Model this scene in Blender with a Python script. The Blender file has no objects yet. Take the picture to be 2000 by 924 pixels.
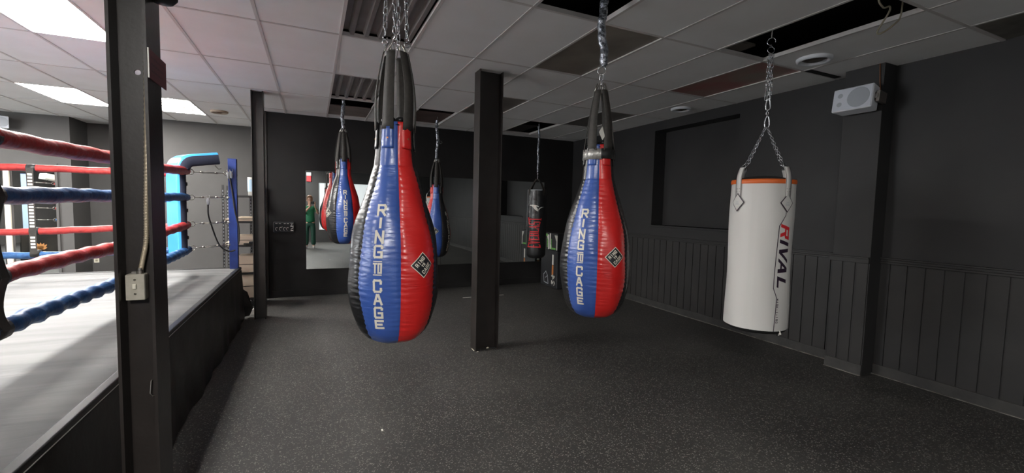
import bpy, bmesh, math, random
from mathutils import Vector, Matrix
PI = math.pi
random.seed(7)
SC = bpy.context.scene
COL = SC.collection

# ------------------------------------------------------------------ camera, world, exposure
CAMH = 1.5706
CEIL = 3.003
cam_d = bpy.data.cameras.new('camera')
cam_d.sensor_fit = 'HORIZONTAL'; cam_d.sensor_width = 36.0
cam_d.lens = 850.68 / 2000 * 36.0
cam_d.clip_start = 0.01
cam = bpy.data.objects.new('camera', cam_d); COL.objects.link(cam)
_y, _p, _r = 0.430252487, -0.0669825906, 0.0228283202
F = Vector((math.sin(_y)*math.cos(_p), math.cos(_y)*math.cos(_p), math.sin(_p)))
R0 = Vector((math.cos(_y), -math.sin(_y), 0)); U0 = R0.cross(F)
R = R0*math.cos(_r) + U0*math.sin(_r); U = -R0*math.sin(_r) + U0*math.cos(_r)
M = Matrix((R, U, -F)).transposed().to_4x4(); M.translation = Vector((0, 0, CAMH))
cam.matrix_world = M
SC.camera = cam
w = bpy.data.worlds.new('world'); SC.world = w; w.use_nodes = True
w.node_tree.nodes['Background'].inputs[0].default_value = (0.5, 0.52, 0.55, 1)
w.node_tree.nodes['Background'].inputs[1].default_value = 0.05
SC.view_settings.view_transform = 'Standard'; SC.view_settings.look = 'None'
SC.view_settings.gamma = 1.0; SC.view_settings.use_curve_mapping = False
SC.view_settings.exposure = 0.66
LAMP = 61.0        # strength of the lit ceiling panels
SIDE_FILL = 9.0   # strength of the added fill pane, out of view beyond the ring
WINDOW = 0.45      # strength of the frosted window behind the photographer

# ------------------------------------------------------------------ materials
def mat(name, col, rough=0.6, metal=0.0, spec=0.5, noise=None, bump=None, emis=None, coat=0.0, alpha=None):
    """noise=(scale, col2, detail)  bump=(scale, strength, distance)"""
    m = bpy.data.materials.new(name); m.use_nodes = True
    nt = m.node_tree; b = nt.nodes['Principled BSDF']
    c = (*col, 1)
    b.inputs['Base Color'].default_value = c
    b.inputs['Roughness'].default_value = rough
    b.inputs['Metallic'].default_value = metal
    b.inputs['Specular IOR Level'].default_value = spec
    b.inputs['Coat Weight'].default_value = coat
    tc = nt.nodes.new('ShaderNodeTexCoord')
    if noise:
        n = nt.nodes.new('ShaderNodeTexNoise'); n.inputs['Scale'].default_value = noise[0]
        n.inputs['Detail'].default_value = noise[2] if len(noise) > 2 else 4
        nt.links.new(tc.outputs['Object'], n.inputs['Vector'])
        r = nt.nodes.new('ShaderNodeValToRGB')
        r.color_ramp.elements[0].position = 0.35; r.color_ramp.elements[1].position = 0.65
        r.color_ramp.elements[0].color = c; r.color_ramp.elements[1].color = (*noise[1], 1)
        nt.links.new(n.outputs['Fac'], r.inputs['Fac']); nt.links.new(r.outputs['Color'], b.inputs['Base Color'])
    if bump:
        n2 = nt.nodes.new('ShaderNodeTexNoise'); n2.inputs['Scale'].default_value = bump[0]; n2.inputs['Detail'].default_value = 5
        nt.links.new(tc.outputs['Object'], n2.inputs['Vector'])
        bp = nt.nodes.new('ShaderNodeBump'); bp.inputs['Strength'].default_value = bump[1]; bp.inputs['Distance'].default_value = bump[2]
        nt.links.new(n2.outputs['Fac'], bp.inputs['Height']); nt.links.new(bp.outputs['Normal'], b.inputs['Normal'])
    if emis:
        b.inputs['Emission Color'].default_value = (*emis[0], 1); b.inputs['Emission Strength'].default_value = emis[1]
    return m

M_ceil = mat('ceiling_tile', (0.86, 0.86, 0.85), 0.95, spec=0.1, noise=(3, (0.83, 0.825, 0.81), 3), bump=(220, 0.35, 0.002))
M_tbar = mat('ceiling_grid_metal', (0.62, 0.59, 0.57), 0.6)
M_wall = mat('black_wall_paint', (0.030, 0.029, 0.030), 0.55, spec=0.35, noise=(2.2, (0.036, 0.035, 0.035), 5), bump=(90, 0.25, 0.002))
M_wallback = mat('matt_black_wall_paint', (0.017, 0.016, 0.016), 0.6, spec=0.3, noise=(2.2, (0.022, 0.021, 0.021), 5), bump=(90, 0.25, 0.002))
M_wallgrey = mat('charcoal_wall_paint', (0.075, 0.072, 0.070), 0.6, spec=0.3, noise=(2.2, (0.085, 0.082, 0.08), 5), bump=(90, 0.25, 0.002))
M_steel = mat('black_painted_steel', (0.019, 0.0155, 0.014), 0.38, spec=0.5, noise=(6, (0.027, 0.022, 0.020), 5), bump=(60, 0.25, 0.002))
M_chrome = mat('zinc_plated_steel', (0.62, 0.63, 0.66), 0.25, 1.0)
M_nickel = mat('worn_steel', (0.50, 0.47, 0.43), 0.35, 1.0)
M_web = mat('black_webbing', (0.030, 0.027, 0.024), 0.7, bump=(300, 0.5, 0.001), noise=(40, (0.045, 0.04, 0.035), 3))
M_blue = mat('blue_vinyl', (0.036, 0.092, 0.36), 0.33, spec=0.5, bump=(14, 0.12, 0.01), noise=(5, (0.046, 0.11, 0.40), 3))
M_red = mat('red_vinyl', (0.56, 0.012, 0.012), 0.36, spec=0.45, bump=(14, 0.12, 0.01), noise=(5, (0.62, 0.018, 0.016), 3))
M_black = mat('black_vinyl', (0.014, 0.014, 0.015), 0.34, spec=0.5, bump=(14, 0.15, 0.01))
M_white = mat('white_print', (0.80, 0.78, 0.72), 0.5)
M_letter = mat('cream_print', (0.74, 0.70, 0.60), 0.5)
M_mirror = mat('mirror_glass', (0.80, 0.83, 0.82), 0.0, 1.0)
M_tape = mat('silver_duct_tape', (0.42, 0.41, 0.39), 0.35, 0.55, bump=(60, 0.5, 0.003))
M_foil = mat('shiny_wrapping_film', (0.50, 0.53, 0.58), 0.22, 0.75, bump=(70, 0.9, 0.006), noise=(35, (0.16, 0.17, 0.20), 3))
M_rivalw = mat('white_vinyl', (0.70, 0.685, 0.66), 0.45, spec=0.4, bump=(9, 0.08, 0.01))
M_orange = mat('orange_piping', (0.80, 0.16, 0.03), 0.45)
M_purple = mat('dark_purple_print', (0.025, 0.012, 0.03), 0.5)
M_everred = mat('red_print', (0.72, 0.03, 0.04), 0.5)
M_lamp = mat('lit_diffuser', (0.9, 0.9, 0.9), 0.4, emis=((1.0, 0.975, 0.93), LAMP))
M_white_plastic = mat('white_plastic', (0.80, 0.82, 0.86), 0.4)
M_grille = mat('grey_speaker_grille', (0.42, 0.45, 0.49), 0.6)
M_pink = mat('cream_cardboard', (0.62, 0.50, 0.38), 0.7)
M_ringblue = mat('blue_gloss_paint', (0.022, 0.045, 0.22), 0.25, spec=0.6, noise=(8, (0.028, 0.06, 0.27), 3))
M_padblue = mat('light_blue_pad_vinyl', (0.055, 0.34, 0.80), 0.3, bump=(12, 0.15, 0.01))
M_paddark = mat('navy_pad_vinyl', (0.03, 0.034, 0.055), 0.35)
M_padwhite = mat('cream_pad_vinyl', (0.72, 0.71, 0.62), 0.4)
M_switch = mat('galvanised_switch_box', (0.42, 0.39, 0.32), 0.5, 0.2, noise=(30, (0.5, 0.47, 0.40), 3))
M_ivory = mat('ivory_plastic', (0.78, 0.74, 0.62), 0.4)
M_maroon = mat('maroon_plastic_sign', (0.17, 0.035, 0.045), 0.5)
M_maroontxt = mat('dark_maroon_print', (0.10, 0.02, 0.028), 0.5)
M_rubber = mat('black_rubber', (0.015, 0.015, 0.015), 0.5)
M_dark = mat('dark_void', (0.006, 0.006, 0.006), 0.9)
M_copper = mat('copper_wire', (0.45, 0.20, 0.10), 0.4, 0.7)
M_green = mat('green_print', (0.20, 0.55, 0.12), 0.5)
M_foam = mat('black_foam_cover', (0.030, 0.031, 0.034), 0.5, bump=(30, 0.2, 0.004))
M_ribbed = mat('dull_ribbed_metal', (0.33, 0.315, 0.30), 0.42, 0.3, noise=(2.0, (0.24, 0.215, 0.20), 3))

def vinyl(m):
    nt = m.node_tree; b = nt.nodes['Principled BSDF']; b.inputs['Coat Weight'].default_value = .35; b.inputs['Coat Roughness'].default_value = .22
    tc = nt.nodes.new('ShaderNodeTexCoord'); mp = nt.nodes.new('ShaderNodeMapping'); mp.inputs['Scale'].default_value = (3.5, 3.5, 17)
    n = nt.nodes.new('ShaderNodeTexNoise'); n.inputs['Scale'].default_value = 1.6; n.inputs['Detail'].default_value = 3; n.inputs['Distortion'].default_value = .8
    nt.links.new(tc.outputs['Object'], mp.inputs['Vector']); nt.links.new(mp.outputs['Vector'], n.inputs['Vector'])
    bp = nt.nodes.new('ShaderNodeBump'); bp.inputs['Strength'].default_value = .22; bp.inputs['Distance'].default_value = .018
    old = [x for x in nt.nodes if x.type == 'BUMP' and x != bp][0]
    nt.links.new(n.outputs['Fac'], bp.inputs['Height']); nt.links.new(old.outputs['Normal'], bp.inputs['Normal'])
    nt.links.new(bp.outputs['Normal'], b.inputs['Normal']); nt.links.new(bp.outputs['Normal'], b.inputs['Coat Normal'])
for _m in (M_blue, M_red, M_black): vinyl(_m)

def rope_mat(name, col, dark, tilt):
    m = bpy.data.materials.new(name); m.use_nodes = True
    nt = m.node_tree; b = nt.nodes['Principled BSDF']; b.inputs['Roughness'].default_value = 0.45
    tc = nt.nodes.new('ShaderNodeTexCoord'); n = nt.nodes.new('ShaderNodeTexNoise')
    n.inputs['Scale'].default_value = 22; nt.links.new(tc.outputs['Object'], n.inputs['Vector'])
    r = nt.nodes.new('ShaderNodeValToRGB'); r.color_ramp.elements[0].position = .35; r.color_ramp.elements[1].position = .6
    r.color_ramp.elements[0].color = (*dark, 1); r.color_ramp.elements[1].color = (*col, 1)
    nt.links.new(n.outputs['Fac'], r.inputs['Fac']); nt.links.new(r.outputs['Color'], b.inputs['Base Color'])
    bp = nt.nodes.new('ShaderNodeBump'); bp.inputs['Strength'].default_value = .6; bp.inputs['Distance'].default_value = .014
    nt.links.new(n.outputs['Fac'], bp.inputs['Height']); nt.links.new(bp.outputs['Normal'], b.inputs['Normal'])
    return m
M_ropered = rope_mat('red_rope_cover', (0.46, 0.040, 0.036), (0.34, 0.026, 0.026), 0)
M_ropeblue = rope_mat('blue_rope_cover', (0.030, 0.115, 0.29), (0.014, 0.060, 0.18), 0)

def floor_mat():
    m = bpy.data.materials.new('speckled_rubber_floor'); m.use_nodes = True
    nt = m.node_tree; b = nt.nodes['Principled BSDF']
    b.inputs['Roughness'].default_value = 0.52; b.inputs['Specular IOR Level'].default_value = 0.45
    tc = nt.nodes.new('ShaderNodeTexCoord')
    def ramp(src, p0, p1, c0, c1):
        r = nt.nodes.new('ShaderNodeValToRGB'); r.color_ramp.elements[0].position = p0; r.color_ramp.elements[1].position = p1
        r.color_ramp.elements[0].color = (*c0, 1); r.color_ramp.elements[1].color = (*c1, 1)
        nt.links.new(src, r.inputs['Fac']); return r
    base = nt.nodes.new('ShaderNodeTexNoise'); base.inputs['Scale'].default_value = 0.9; base.inputs['Detail'].default_value = 6
    nt.links.new(tc.outputs['Object'], base.inputs['Vector'])
    rb = ramp(base.outputs['Fac'], .3, .75, (0.038, 0.0365, 0.036), (0.062, 0.060, 0.056))
    v = nt.nodes.new('ShaderNodeTexVoronoi'); v.inputs['Scale'].default_value = 105; v.inputs['Randomness'].default_value = 1
    wn = nt.nodes.new('ShaderNodeTexNoise'); wn.inputs['Scale'].default_value = 60
    nt.links.new(tc.outputs['Object'], wn.inputs['Vector'])
    mx = nt.nodes.new('ShaderNodeMixRGB'); mx.inputs['Fac'].default_value = 0.02
    nt.links.new(tc.outputs['Object'], mx.inputs['Color1']); nt.links.new(wn.outputs['Color'], mx.inputs['Color2'])
    nt.links.new(mx.outputs['Color'], v.inputs['Vector'])
    sel = nt.nodes.new('ShaderNodeSeparateColor'); nt.links.new(v.outputs['Color'], sel.inputs['Color'])
    rs = ramp(sel.outputs['Red'], .55, .75, (0, 0, 0), (1, 1, 1))
    rd = ramp(v.outputs['Distance'], .30, .50, (1, 1, 1), (0, 0, 0))
    mu = nt.nodes.new('ShaderNodeMath'); mu.operation = 'MULTIPLY'
    nt.links.new(rs.outputs['Color'], mu.inputs[0]); nt.links.new(rd.outputs['Color'], mu.inputs[1])
    rf = ramp(sel.outputs['Green'], .0, 1, (0.13, 0.122, 0.112), (0.28, 0.265, 0.24))
    m2 = nt.nodes.new('ShaderNodeMixRGB')
    nt.links.new(mu.outputs[0], m2.inputs['Fac']); nt.links.new(rb.outputs['Color'], m2.inputs['Color1']); nt.links.new(rf.outputs['Color'], m2.inputs['Color2'])
    nt.links.new(m2.outputs['Color'], b.inputs['Base Color'])
    bn = nt.nodes.new('ShaderNodeTexNoise'); bn.inputs['Scale'].default_value = 160
    nt.links.new(tc.outputs['Object'], bn.inputs['Vector'])
    bp = nt.nodes.new('ShaderNodeBump'); bp.inputs['Strength'].default_value = .5; bp.inputs['Distance'].default_value = .002
    nt.links.new(bn.outputs['Fac'], bp.inputs['Height']); nt.links.new(bp.outputs['Normal'], b.inputs['Normal'])
    return m
M_floor = floor_mat()

def canvas_mat():
    m = bpy.data.materials.new('grey_ring_canvas'); m.use_nodes = True
    nt = m.node_tree; b = nt.nodes['Principled BSDF']; b.inputs['Roughness'].default_value = 0.75
    tc = nt.nodes.new('ShaderNodeTexCoord'); mp = nt.nodes.new('ShaderNodeMapping')
    mp.inputs['Rotation'].default_value = (0, 0, 0.35); mp.inputs['Scale'].default_value = (0.7, 5.0, 1)
    nt.links.new(tc.outputs['Object'], mp.inputs['Vector'])
    n = nt.nodes.new('ShaderNodeTexNoise'); n.inputs['Scale'].default_value = 1.6; n.inputs['Detail'].default_value = 6
    n.inputs['Distortion'].default_value = 0.6
    nt.links.new(mp.outputs['Vector'], n.inputs['Vector'])
    r = nt.nodes.new('ShaderNodeValToRGB'); r.color_ramp.elements[0].position = .35; r.color_ramp.elements[1].position = .7
    r.color_ramp.elements[0].color = (0.155, 0.155, 0.157, 1); r.color_ramp.elements[1].color = (0.215, 0.215, 0.212, 1)
    nt.links.new(n.outputs['Fac'], r.inputs['Fac']); nt.links.new(r.outputs['Color'], b.inputs['Base Color'])
    bp = nt.nodes.new('ShaderNodeBump'); bp.inputs['Strength'].default_value = .55; bp.inputs['Distance'].default_value = .02
    nt.links.new(n.outputs['Fac'], bp.inputs['Height']); nt.links.new(bp.outputs['Normal'], b.inputs['Normal'])
    return m
M_canvas = canvas_mat()
M_apron = mat('black_apron_vinyl', (0.012, 0.011, 0.011), 0.42, noise=(2.6, (0.03, 0.026, 0.022), 7), bump=(5, 0.35, 0.02))

# ------------------------------------------------------------------ mesh helpers
class MB:
    def __init__(s): s.v = []; s.f = []; s.m = []
    def add(s, vs, fs, mi=0):
        o = len(s.v); s.v += [tuple(v) for v in vs]
        for f in fs: s.f.append(tuple(i+o for i in f)); s.m.append(mi)
        return s
    def box(s, x0, x1, y0, y1, z0, z1, mi=0, mtx=None):
        vs = [Vector(p) for p in ((x0,y0,z0),(x1,y0,z0),(x1,y1,z0),(x0,y1,z0),(x0,y0,z1),(x1,y0,z1),(x1,y1,z1),(x0,y1,z1))]
        if mtx: vs = [mtx @ v for v in vs]
        return s.add(vs, [(0,3,2,1),(4,5,6,7),(0,1,5,4),(1,2,6,5),(2,3,7,6),(3,0,4,7)], mi)
    def quad(s, a, b, c, d, mi=0): return s.add([a,b,c,d], [(0,1,2,3)], mi)
    def tube(s, pts, r, n=10, mi=0, closed=False, caps=True, twist=0.0):
        pts = [Vector(p) for p in pts]; N = len(pts)
        rr = r if callable(r) else (lambda i, a: r)
        ups = None; rings = []
        for i, p in enumerate(pts):
            if closed: t = pts[(i+1) % N] - pts[i-1]
            else: t = pts[min(i+1, N-1)] - pts[max(i-1, 0)]
            t.normalize()
            if ups is None:
                ups = Vector((0,0,1)) if abs(t.z) < .9 else Vector((1,0,0))
            u = (ups - t*ups.dot(t)); u.normalize(); ups = u; v = t.cross(u)
            rings.append([p + (u*math.cos(a) + v*math.sin(a))*rr(i, a) for a in [2*PI*k/n + twist*i for k in range(n)]])
        vs = [q for rg in rings for q in rg]; fs = []
        for i in range(N if closed else N-1):
            j = (i+1) % N
            for k in range(n):
                l = (k+1) % n; fs.append((i*n+k, i*n+l, j*n+l, j*n+k))
        if caps and not closed:
            fs.append(tuple(range(n))[::-1]); fs.append(tuple((N-1)*n+k for k in range(n)))
        return s.add(vs, fs, mi)
    def lathe(s, prof, n=32, c=(0,0,0), mi=0, axis='z', a0=0, a1=2*PI):
        full = abs(a1-a0-2*PI) < 1e-6; m = n if full else n+1
        vs = []
        for (r, z) in prof:
            for k in range(m):
                a = a0 + (a1-a0)*k/n; x, y = r*math.cos(a), r*math.sin(a)
                p = (x, y, z) if axis == 'z' else ((x, z, y) if axis == 'y' else (z, x, y))
                vs.append((p[0]+c[0], p[1]+c[1], p[2]+c[2]))
        fs = []
        for i in range(len(prof)-1):
            for k in range(n if full else n):
                l = (k+1) % m; fs.append((i*m+k, i*m+l, (i+1)*m+l, (i+1)*m+k))
        return s.add(vs, fs, mi)
    def build(s, name, mats, parent=None, smooth=False, bevel=0, loc=None, solid=0, seg=2):
        me = bpy.data.meshes.new(name); me.from_pydata(s.v, [], s.f)
        if not isinstance(mats, (list, tuple)): mats = [mats]
        for m in mats: me.materials.append(m)
        for p, mi in zip(me.polygons, s.m): p.material_index = mi; p.use_smooth = smooth
        bm = bmesh.new(); bm.from_mesh(me); bmesh.ops.recalc_face_normals(bm, faces=bm.faces); bm.to_mesh(me); bm.free()
        me.update()
        o = bpy.data.objects.new(name, me); COL.objects.link(o)
        if parent: o.parent = parent
        if loc: o.location = loc
        if solid:
            md = o.modifiers.new('solid', 'SOLIDIFY'); md.thickness = solid; md.offset = 0
        if bevel:
            md = o.modifiers.new('bevel', 'BEVEL'); md.width = bevel; md.segments = seg; md.limit_method = 'ANGLE'; md.angle_limit = 0.7
            if not smooth:
                for p in me.polygons: p.use_smooth = True
                md.harden_normals = True
        return o

def thing(name, label, cat, loc=(0,0,0), rz=0, group=None):
    o = bpy.data.objects.new(name, None); COL.objects.link(o); o.empty_display_size = .1
    o.location = loc; o.rotation_euler = (0, 0, rz); o['label'] = label; o['category'] = cat
    if group: o['group'] = group
    return o
def tag(o, label, cat, group=None, kind=None):
    o['label'] = label; o['category'] = cat
    if group: o['group'] = group
    if kind: o['kind'] = kind
    return o
def struct(o, label=None):
    o['kind'] = 'structure'
    if label: o['label'] = label
    return o

# ---- lettering made of strokes -------------------------------------------------
G = {  # unit box 0..1 wide, 0..1 high
 'R': [[(0,0),(0,1),(.85,1),(1,.85),(1,.6),(.85,.48),(0,.48)],[(.5,.48),(1,0)]],
 'I': [[(.5,0),(.5,1)]],
 'N': [[(0,0),(0,1),(1,0),(1,1)]],
 'G': [[(1,.82),(1,.9),(.88,1),(.12,1),(0,.88),(0,.12),(.12,0),(1,0),(1,.45),(.55,.45)]],
 'T': [[(0,1),(1,1)],[(.5,1),(.5,0)]],
 'O': [[(0,0),(0,1),(1,1),(1,0),(0,0)]],
 'C': [[(1,.75),(1,.9),(.88,1),(.12,1),(0,.88),(0,.12),(.12,0),(.88,0),(1,.12),(1,.25)]],
 'A': [[(0,0),(.4,1),(.6,1),(1,0)],[(.2,.35),(.8,.35)]],
 'E': [[(1,1),(0,1),(0,0),(1,0)],[(0,.5),(.8,.5)]],
 'V': [[(0,1),(.5,0),(1,1)]],
 'L': [[(0,1),(0,0),(1,0)]],
 'S': [[(1,.8),(1,1),(0,1),(0,.52),(1,.48),(1,0),(0,0),(0,.2)]],
 'M': [[(0,0),(0,1),(.5,.4),(1,1),(1,0)]],
 'K': [[(0,0),(0,1)],[(1,1),(.1,.5),(1,0)]],
 '-': [[(.1,.5),(.9,.5)]],
 '1': [[(.2,.8),(.5,1),(.5,0)]],
 '8': [[(0,0),(0,1),(1,1),(1,0),(0,0)],[(0,.5),(1,.5)]],
 '0': [[(0,0),(0,1),(1,1),(1,0),(0,0)]],
 '2': [[(0,.8),(0,1),(1,1),(1,.55),(0,.1),(0,0),(1,0)]],
 '4': [[(.75,0),(.75,1),(0,.35),(1,.35)]],
}
def stroke(mb, a, b, th, fmap, mi=0, ext=.5, step=.02):
    ax, ay = a; bx, by = b; L = math.hypot(bx-ax, by-ay)
    if L < 1e-9: return
    dx, dy = (bx-ax)/L, (by-ay)/L
    ax -= dx*th*ext; ay -= dy*th*ext; L += th*ext*2
    n = max(1, int(math.ceil(L/step))); nw = max(1, int(math.ceil(th/step)))
    vs = []; fs = []
    for i in range(n+1):
        for j in range(nw+1):
            t = L*i/n; q = th*(j/nw-.5)
            vs.append(fmap(ax+dx*t-dy*q, ay+dy*t+dx*q))
    for i in range(n):
        for j in range(nw):
            k = i*(nw+1)+j; fs.append((k, k+1, k+nw+2, k+nw+1))
    mb.add(vs, fs, mi)
def glyph(mb, ch, x, y, wd, ht, th, fmap, mi=0, slant=0, thv=None):
    iw, ih = wd-th, ht-th
    for pl in G[ch]:
        P = [(x+th/2+px*iw+slant*(py*ih), y+th/2+py*ih) for px, py in pl]
        for a, b in zip(P[:-1], P[1:]): stroke(mb, a, b, th, fmap, mi)
def poly(mb, pts, fmap, mi=0): mb.add([fmap(*p) for p in pts], [tuple(range(len(pts)))], mi)
def grid_rect(mb, x0, x1, y0, y1, fmap, mi=0, step=.02):
    nx = max(1, int(abs(x1-x0)/step+.999)); ny = max(1, int(abs(y1-y0)/step+.999))
    vs = [fmap(x0+(x1-x0)*i/nx, y0+(y1-y0)*j/ny) for i in range(nx+1) for j in range(ny+1)]
    fs = [(i*(ny+1)+j, (i+1)*(ny+1)+j, (i+1)*(ny+1)+j+1, i*(ny+1)+j+1) for i in range(nx) for j in range(ny)]
    mb.add(vs, fs, mi)

# ---- chain links --------------------------------------------------------------
def link_mesh(name, L, W, d, m=None, n=8):
    """stadium shaped link, long axis along z, outer length L, outer width W, wire d"""
    r = W/2-d/2; h = L/2-d/2-r; pts = []
    for k in range(7): a = PI*k/6; pts.append((r*math.cos(a), 0, h+r*math.sin(a)))
    for k in range(7): a = PI+PI*k/6; pts.append((r*math.cos(a), 0, -h+r*math.sin(a)))
    mb = MB(); mb.tube(pts, d/2, n, closed=True)
    o = mb.build(name, m or M_chrome, smooth=True); me = o.data; bpy.data.objects.remove(o)
    return me
LINKS = link_mesh('link', .050, .026, .0065)
LINKB = link_mesh('link', .058, .030, .0075)
LINKS2 = link_mesh('link', .036, .020, .005)
def chain(parent, p0, p1, me, L, d, jit=0.0):
    p0, p1 = Vector(p0), Vector(p1); v = p1-p0; D = v.length; pitch = L-2*d
    n = max(1, int(round(D/pitch))); q = v.to_track_quat('Z', 'Y')
    for i in range(n):
        o = bpy.data.objects.new('link', me); COL.objects.link(o); o.parent = parent
        o.location = p0 + v*((i+.5)/n)
        o.rotation_mode = 'QUATERNION'
        o.rotation_quaternion = q @ Matrix.Rotation((i % 2)*PI/2 + .6 + random.uniform(-jit, jit), 3, 'Z').to_quaternion()
        o.scale = (1, 1, (D/n)/pitch)
def ring_mesh(mb, c, R_, d, nrm=(0,1,0), mi=0, n=24, a0=0, a1=2*PI):
    nrm = Vector(nrm).normalized(); u = nrm.orthogonal().normalized(); v = nrm.cross(u)
    full = abs(a1-a0-2*PI) < 1e-6; c = Vector(c)
    pts = [c + (u*math.cos(a0+(a1-a0)*k/n) + v*math.sin(a0+(a1-a0)*k/n))*R_ for k in range(n if full else n+1)]
    mb.tube(pts, d/2, 8, mi, closed=full)

# ------------------------------------------------------------------ ROOM SHELL
XR = 5.086; YB = 8.037; YREAR = -3.0; XL = -9.0
YF1 = 9.83; YF2 = 11.14; YF3 = 10.46
struct(MB().box(XL, XR+.3, YREAR-.1, YF2+.3, -.1, 0).build('floor', M_floor), 'black rubber gym floor with pale flecks')

GX0, GD = -1.602, .6098
GY0, GL = 4.0893, 1.2195
OPEN = {}
def gx(i): return GX0 + (i-0)*GD
def gy(j): return GY0 + j*GL
# tile (i,j): X gx(i)..gx(i+1), Y gy(j-1)..gy(j)  (j=0 -> 2.87..4.09)
lit = [(-1,1),(-3,4),(-1,4),(-7,-2),(-7,4),(-5,-2),(1,-4)]  # the out-of-view panels at the end are added for brightness
ribbed = [(3,0),(3,2)]
holes = [(5,-1),(8,-1),(3,-1),(5,3),(8,3),(3,3)]
dark = [(6,0),(6,2),(9,2),(9,0),(10,-2)]
skip = set(lit+ribbed+holes+dark)
mb = MB()
for i in range(-13, 11):
    for j in range(-5, 7):
        if (i, j) in skip: continue
        x0, x1 = max(gx(i), XL), min(gx(i+1), XR+.02); y0, y1 = max(gy(j-1), YREAR), min(gy(j), YF2)
        if x1 <= x0 or y1 <= y0: continue
        if x0 >= -.72 and y0 >= YB: continue
        mb.box(x0+.004, x1-.004, y0+.004, y1-.004, CEIL, CEIL+.018)
struct(mb.build('ceiling', M_ceil), 'off-white suspended ceiling tiles')
mb = MB()
for i in range(-12, 12):
    x = gx(i)
    if x < XL or x > XR: continue
    mb.box(x-.012, x+.012, YREAR, YB if x > -.72 else YF2, CEIL-.004, CEIL+.03)
for j in range(-6, 6):
    y = gy(j)
    if y < YREAR: continue
    mb.box(XL, XR if y < YB else -.72, y-.0119, y+.0119, CEIL-.0035, CEIL+.0295)
struct(mb.build('trim_1', M_tbar), 'metal ceiling grid')
mb = MB(); mb.box(XL, XR+.3, YREAR, YF2+.1, 3.34, 3.42)
struct(mb.build('ceiling', mat('roof_deck', (0.012,0.011,0.011), .9)), 'dark roof deck above the missing tiles')

# right wall with a niche
NY0, NY1, NZ0, NZ1, ND = 4.03, 5.585, 1.335, 2.86, .24
TOP = 3.34
mb = MB()
mb.box(XR, XR+.30, YREAR, NY0, 0, TOP); mb.box(XR, XR+.30, NY1, YB+.2, 0, TOP)
mb.box(XR, XR+.30, NY0, NY1, 0, NZ0); mb.box(XR, XR+.30, NY0, NY1, NZ1, TOP)
mb.box(XR+ND, XR+.30, NY0, NY1, NZ0, NZ1)
struct(mb.build('wall_right', M_wall))
# niche sill trim
struct(MB().box(XR-.012, XR+ND, NY0-.04, NY1+.04, NZ0-.03, NZ0).build('trim_2', M_wall, bevel=.004))
# wainscot boards (grooved panelling), with pilaster gap
PX, PY0, PY1 = 4.882, 2.355, 2.69
M_wain = mat('black_panelling_paint', (0.030, 0.029, 0.029), 0.5, spec=.4, noise=(3, (0.037, 0.035, 0.034), 5), bump=(120, .3, .0015))
mb = MB(); bw = .1335
y = 1.742-bw*40
while y < YB:
    a, b = y+.005, y+bw-.005
    if b > YREAR and a < YB:
        a = max(a, YREAR); b = min(b, YB)
        for (c, d) in ([(a, b)] if (b <= PY0 or a >= PY1) else [(a, min(b, PY0)), (max(a, PY1), b)]):
            if d-c > .01: mb.box(XR-.010, XR, c, d, .09, 1.105)
    y += bw
struct(mb.build('trim_3', M_wain), 'black vertical wainscot boards on the right wall')
mb = MB()
for (a, b) in ((YREAR, PY0), (PY1, YB)):
    mb.box(XR-.030, XR, a, b, 1.105, 1.125); mb.box(XR-.022, XR, a, b, 1.125, 1.150); mb.box(XR-.040, XR, a, b, 1.150, 1.165)
mb.box(PX-.022, PX, PY0, PY1+.02, 1.105, 1.150); mb.box(PX-.034, PX, PY0, PY1+.03, 1.150, 1.165)
struct(mb.build('trim_4', M_wain, bevel=.003), 'black chair rail on the right wall')
mb = MB()
for (a, b) in ((YREAR, PY0), (PY1, YB)):
    mb.box(XR-.020, XR, a, b, 0, .10)
mb.box(PX-.018, PX, PY0, PY1, 0, .105)
struct(mb.build('baseboard_right', mat('scuffed_black_baseboard', (0.034,0.033,0.033), .6, noise=(7, (0.055,0.053,0.05), 7)), bevel=.003))
# pale dusty bead of caulk along the floor edge
mb = MB()
for (a, b, x) in ((YREAR, PY0, XR-.02), (PY1, YB, XR-.02), (PY0, PY1, PX-.018)):
    mb.box(x-.014, x, a, b, 0, .007)
struct(mb.build('trim_5', mat('dusty_caulk', (0.20,0.19,0.17), .8, noise=(9, (0.07,0.066,0.06), 6))))
# pilaster
mb = MB(); mb.box(PX, XR, PY0, PY1, 0, TOP)
struct(mb.build('wall_right', M_wall, bevel=.004), 'black pilaster on the right wall')
mb = MB()
for k in range(3): mb.box(PX-.008, PX, PY0+.01+k*.112, PY0+.10+k*.112, .105, 1.105)
struct(mb.build('trim_6', M_wain))

# back wall
struct(MB().box(-.72, XR, YB, YB+.12, 0, TOP).build('wall_back', M_wallback))
struct(MB().box(-.68, XR-.02, YB-.014, YB, 0, .115).build('baseboard_back', M_wallback, bevel=.003))
mb = MB(); mb.box(-.72, -.655, YB-.022, YB, 0, CEIL); mb.box(-.72, -.70, YB-.03, YB+.14, 0, CEIL)
struct(mb.build('trim_7', M_steel, bevel=.003))
struct(MB().box(-.72, -.60, YB+.12, YF1+.1, 0, TOP).build('wall_alcove', M_wallgrey))
struct(MB().box(-2.8, -.60, YF1, YF1+.12, 0, TOP).build('wall_far', M_wallgrey))
mb = MB(); mb.box(-2.92, -2.8, YF1, YF2, 0, TOP); mb.box(-3.93, -2.8, YF2, YF2+.12, 0, TOP)
struct(mb.build('wall_far', M_wallgrey), 'charcoal recess wall behind the ring')
mb = MB(); mb.box(XL, -4.05, YF3, YF3+.12, 0, TOP); mb.box(-4.05, -3.93, YF3, YF2+.12, 0, TOP)
struct(mb.build('wall_far', M_wallgrey), 'charcoal wall with the mirrors behind the ring')
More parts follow.
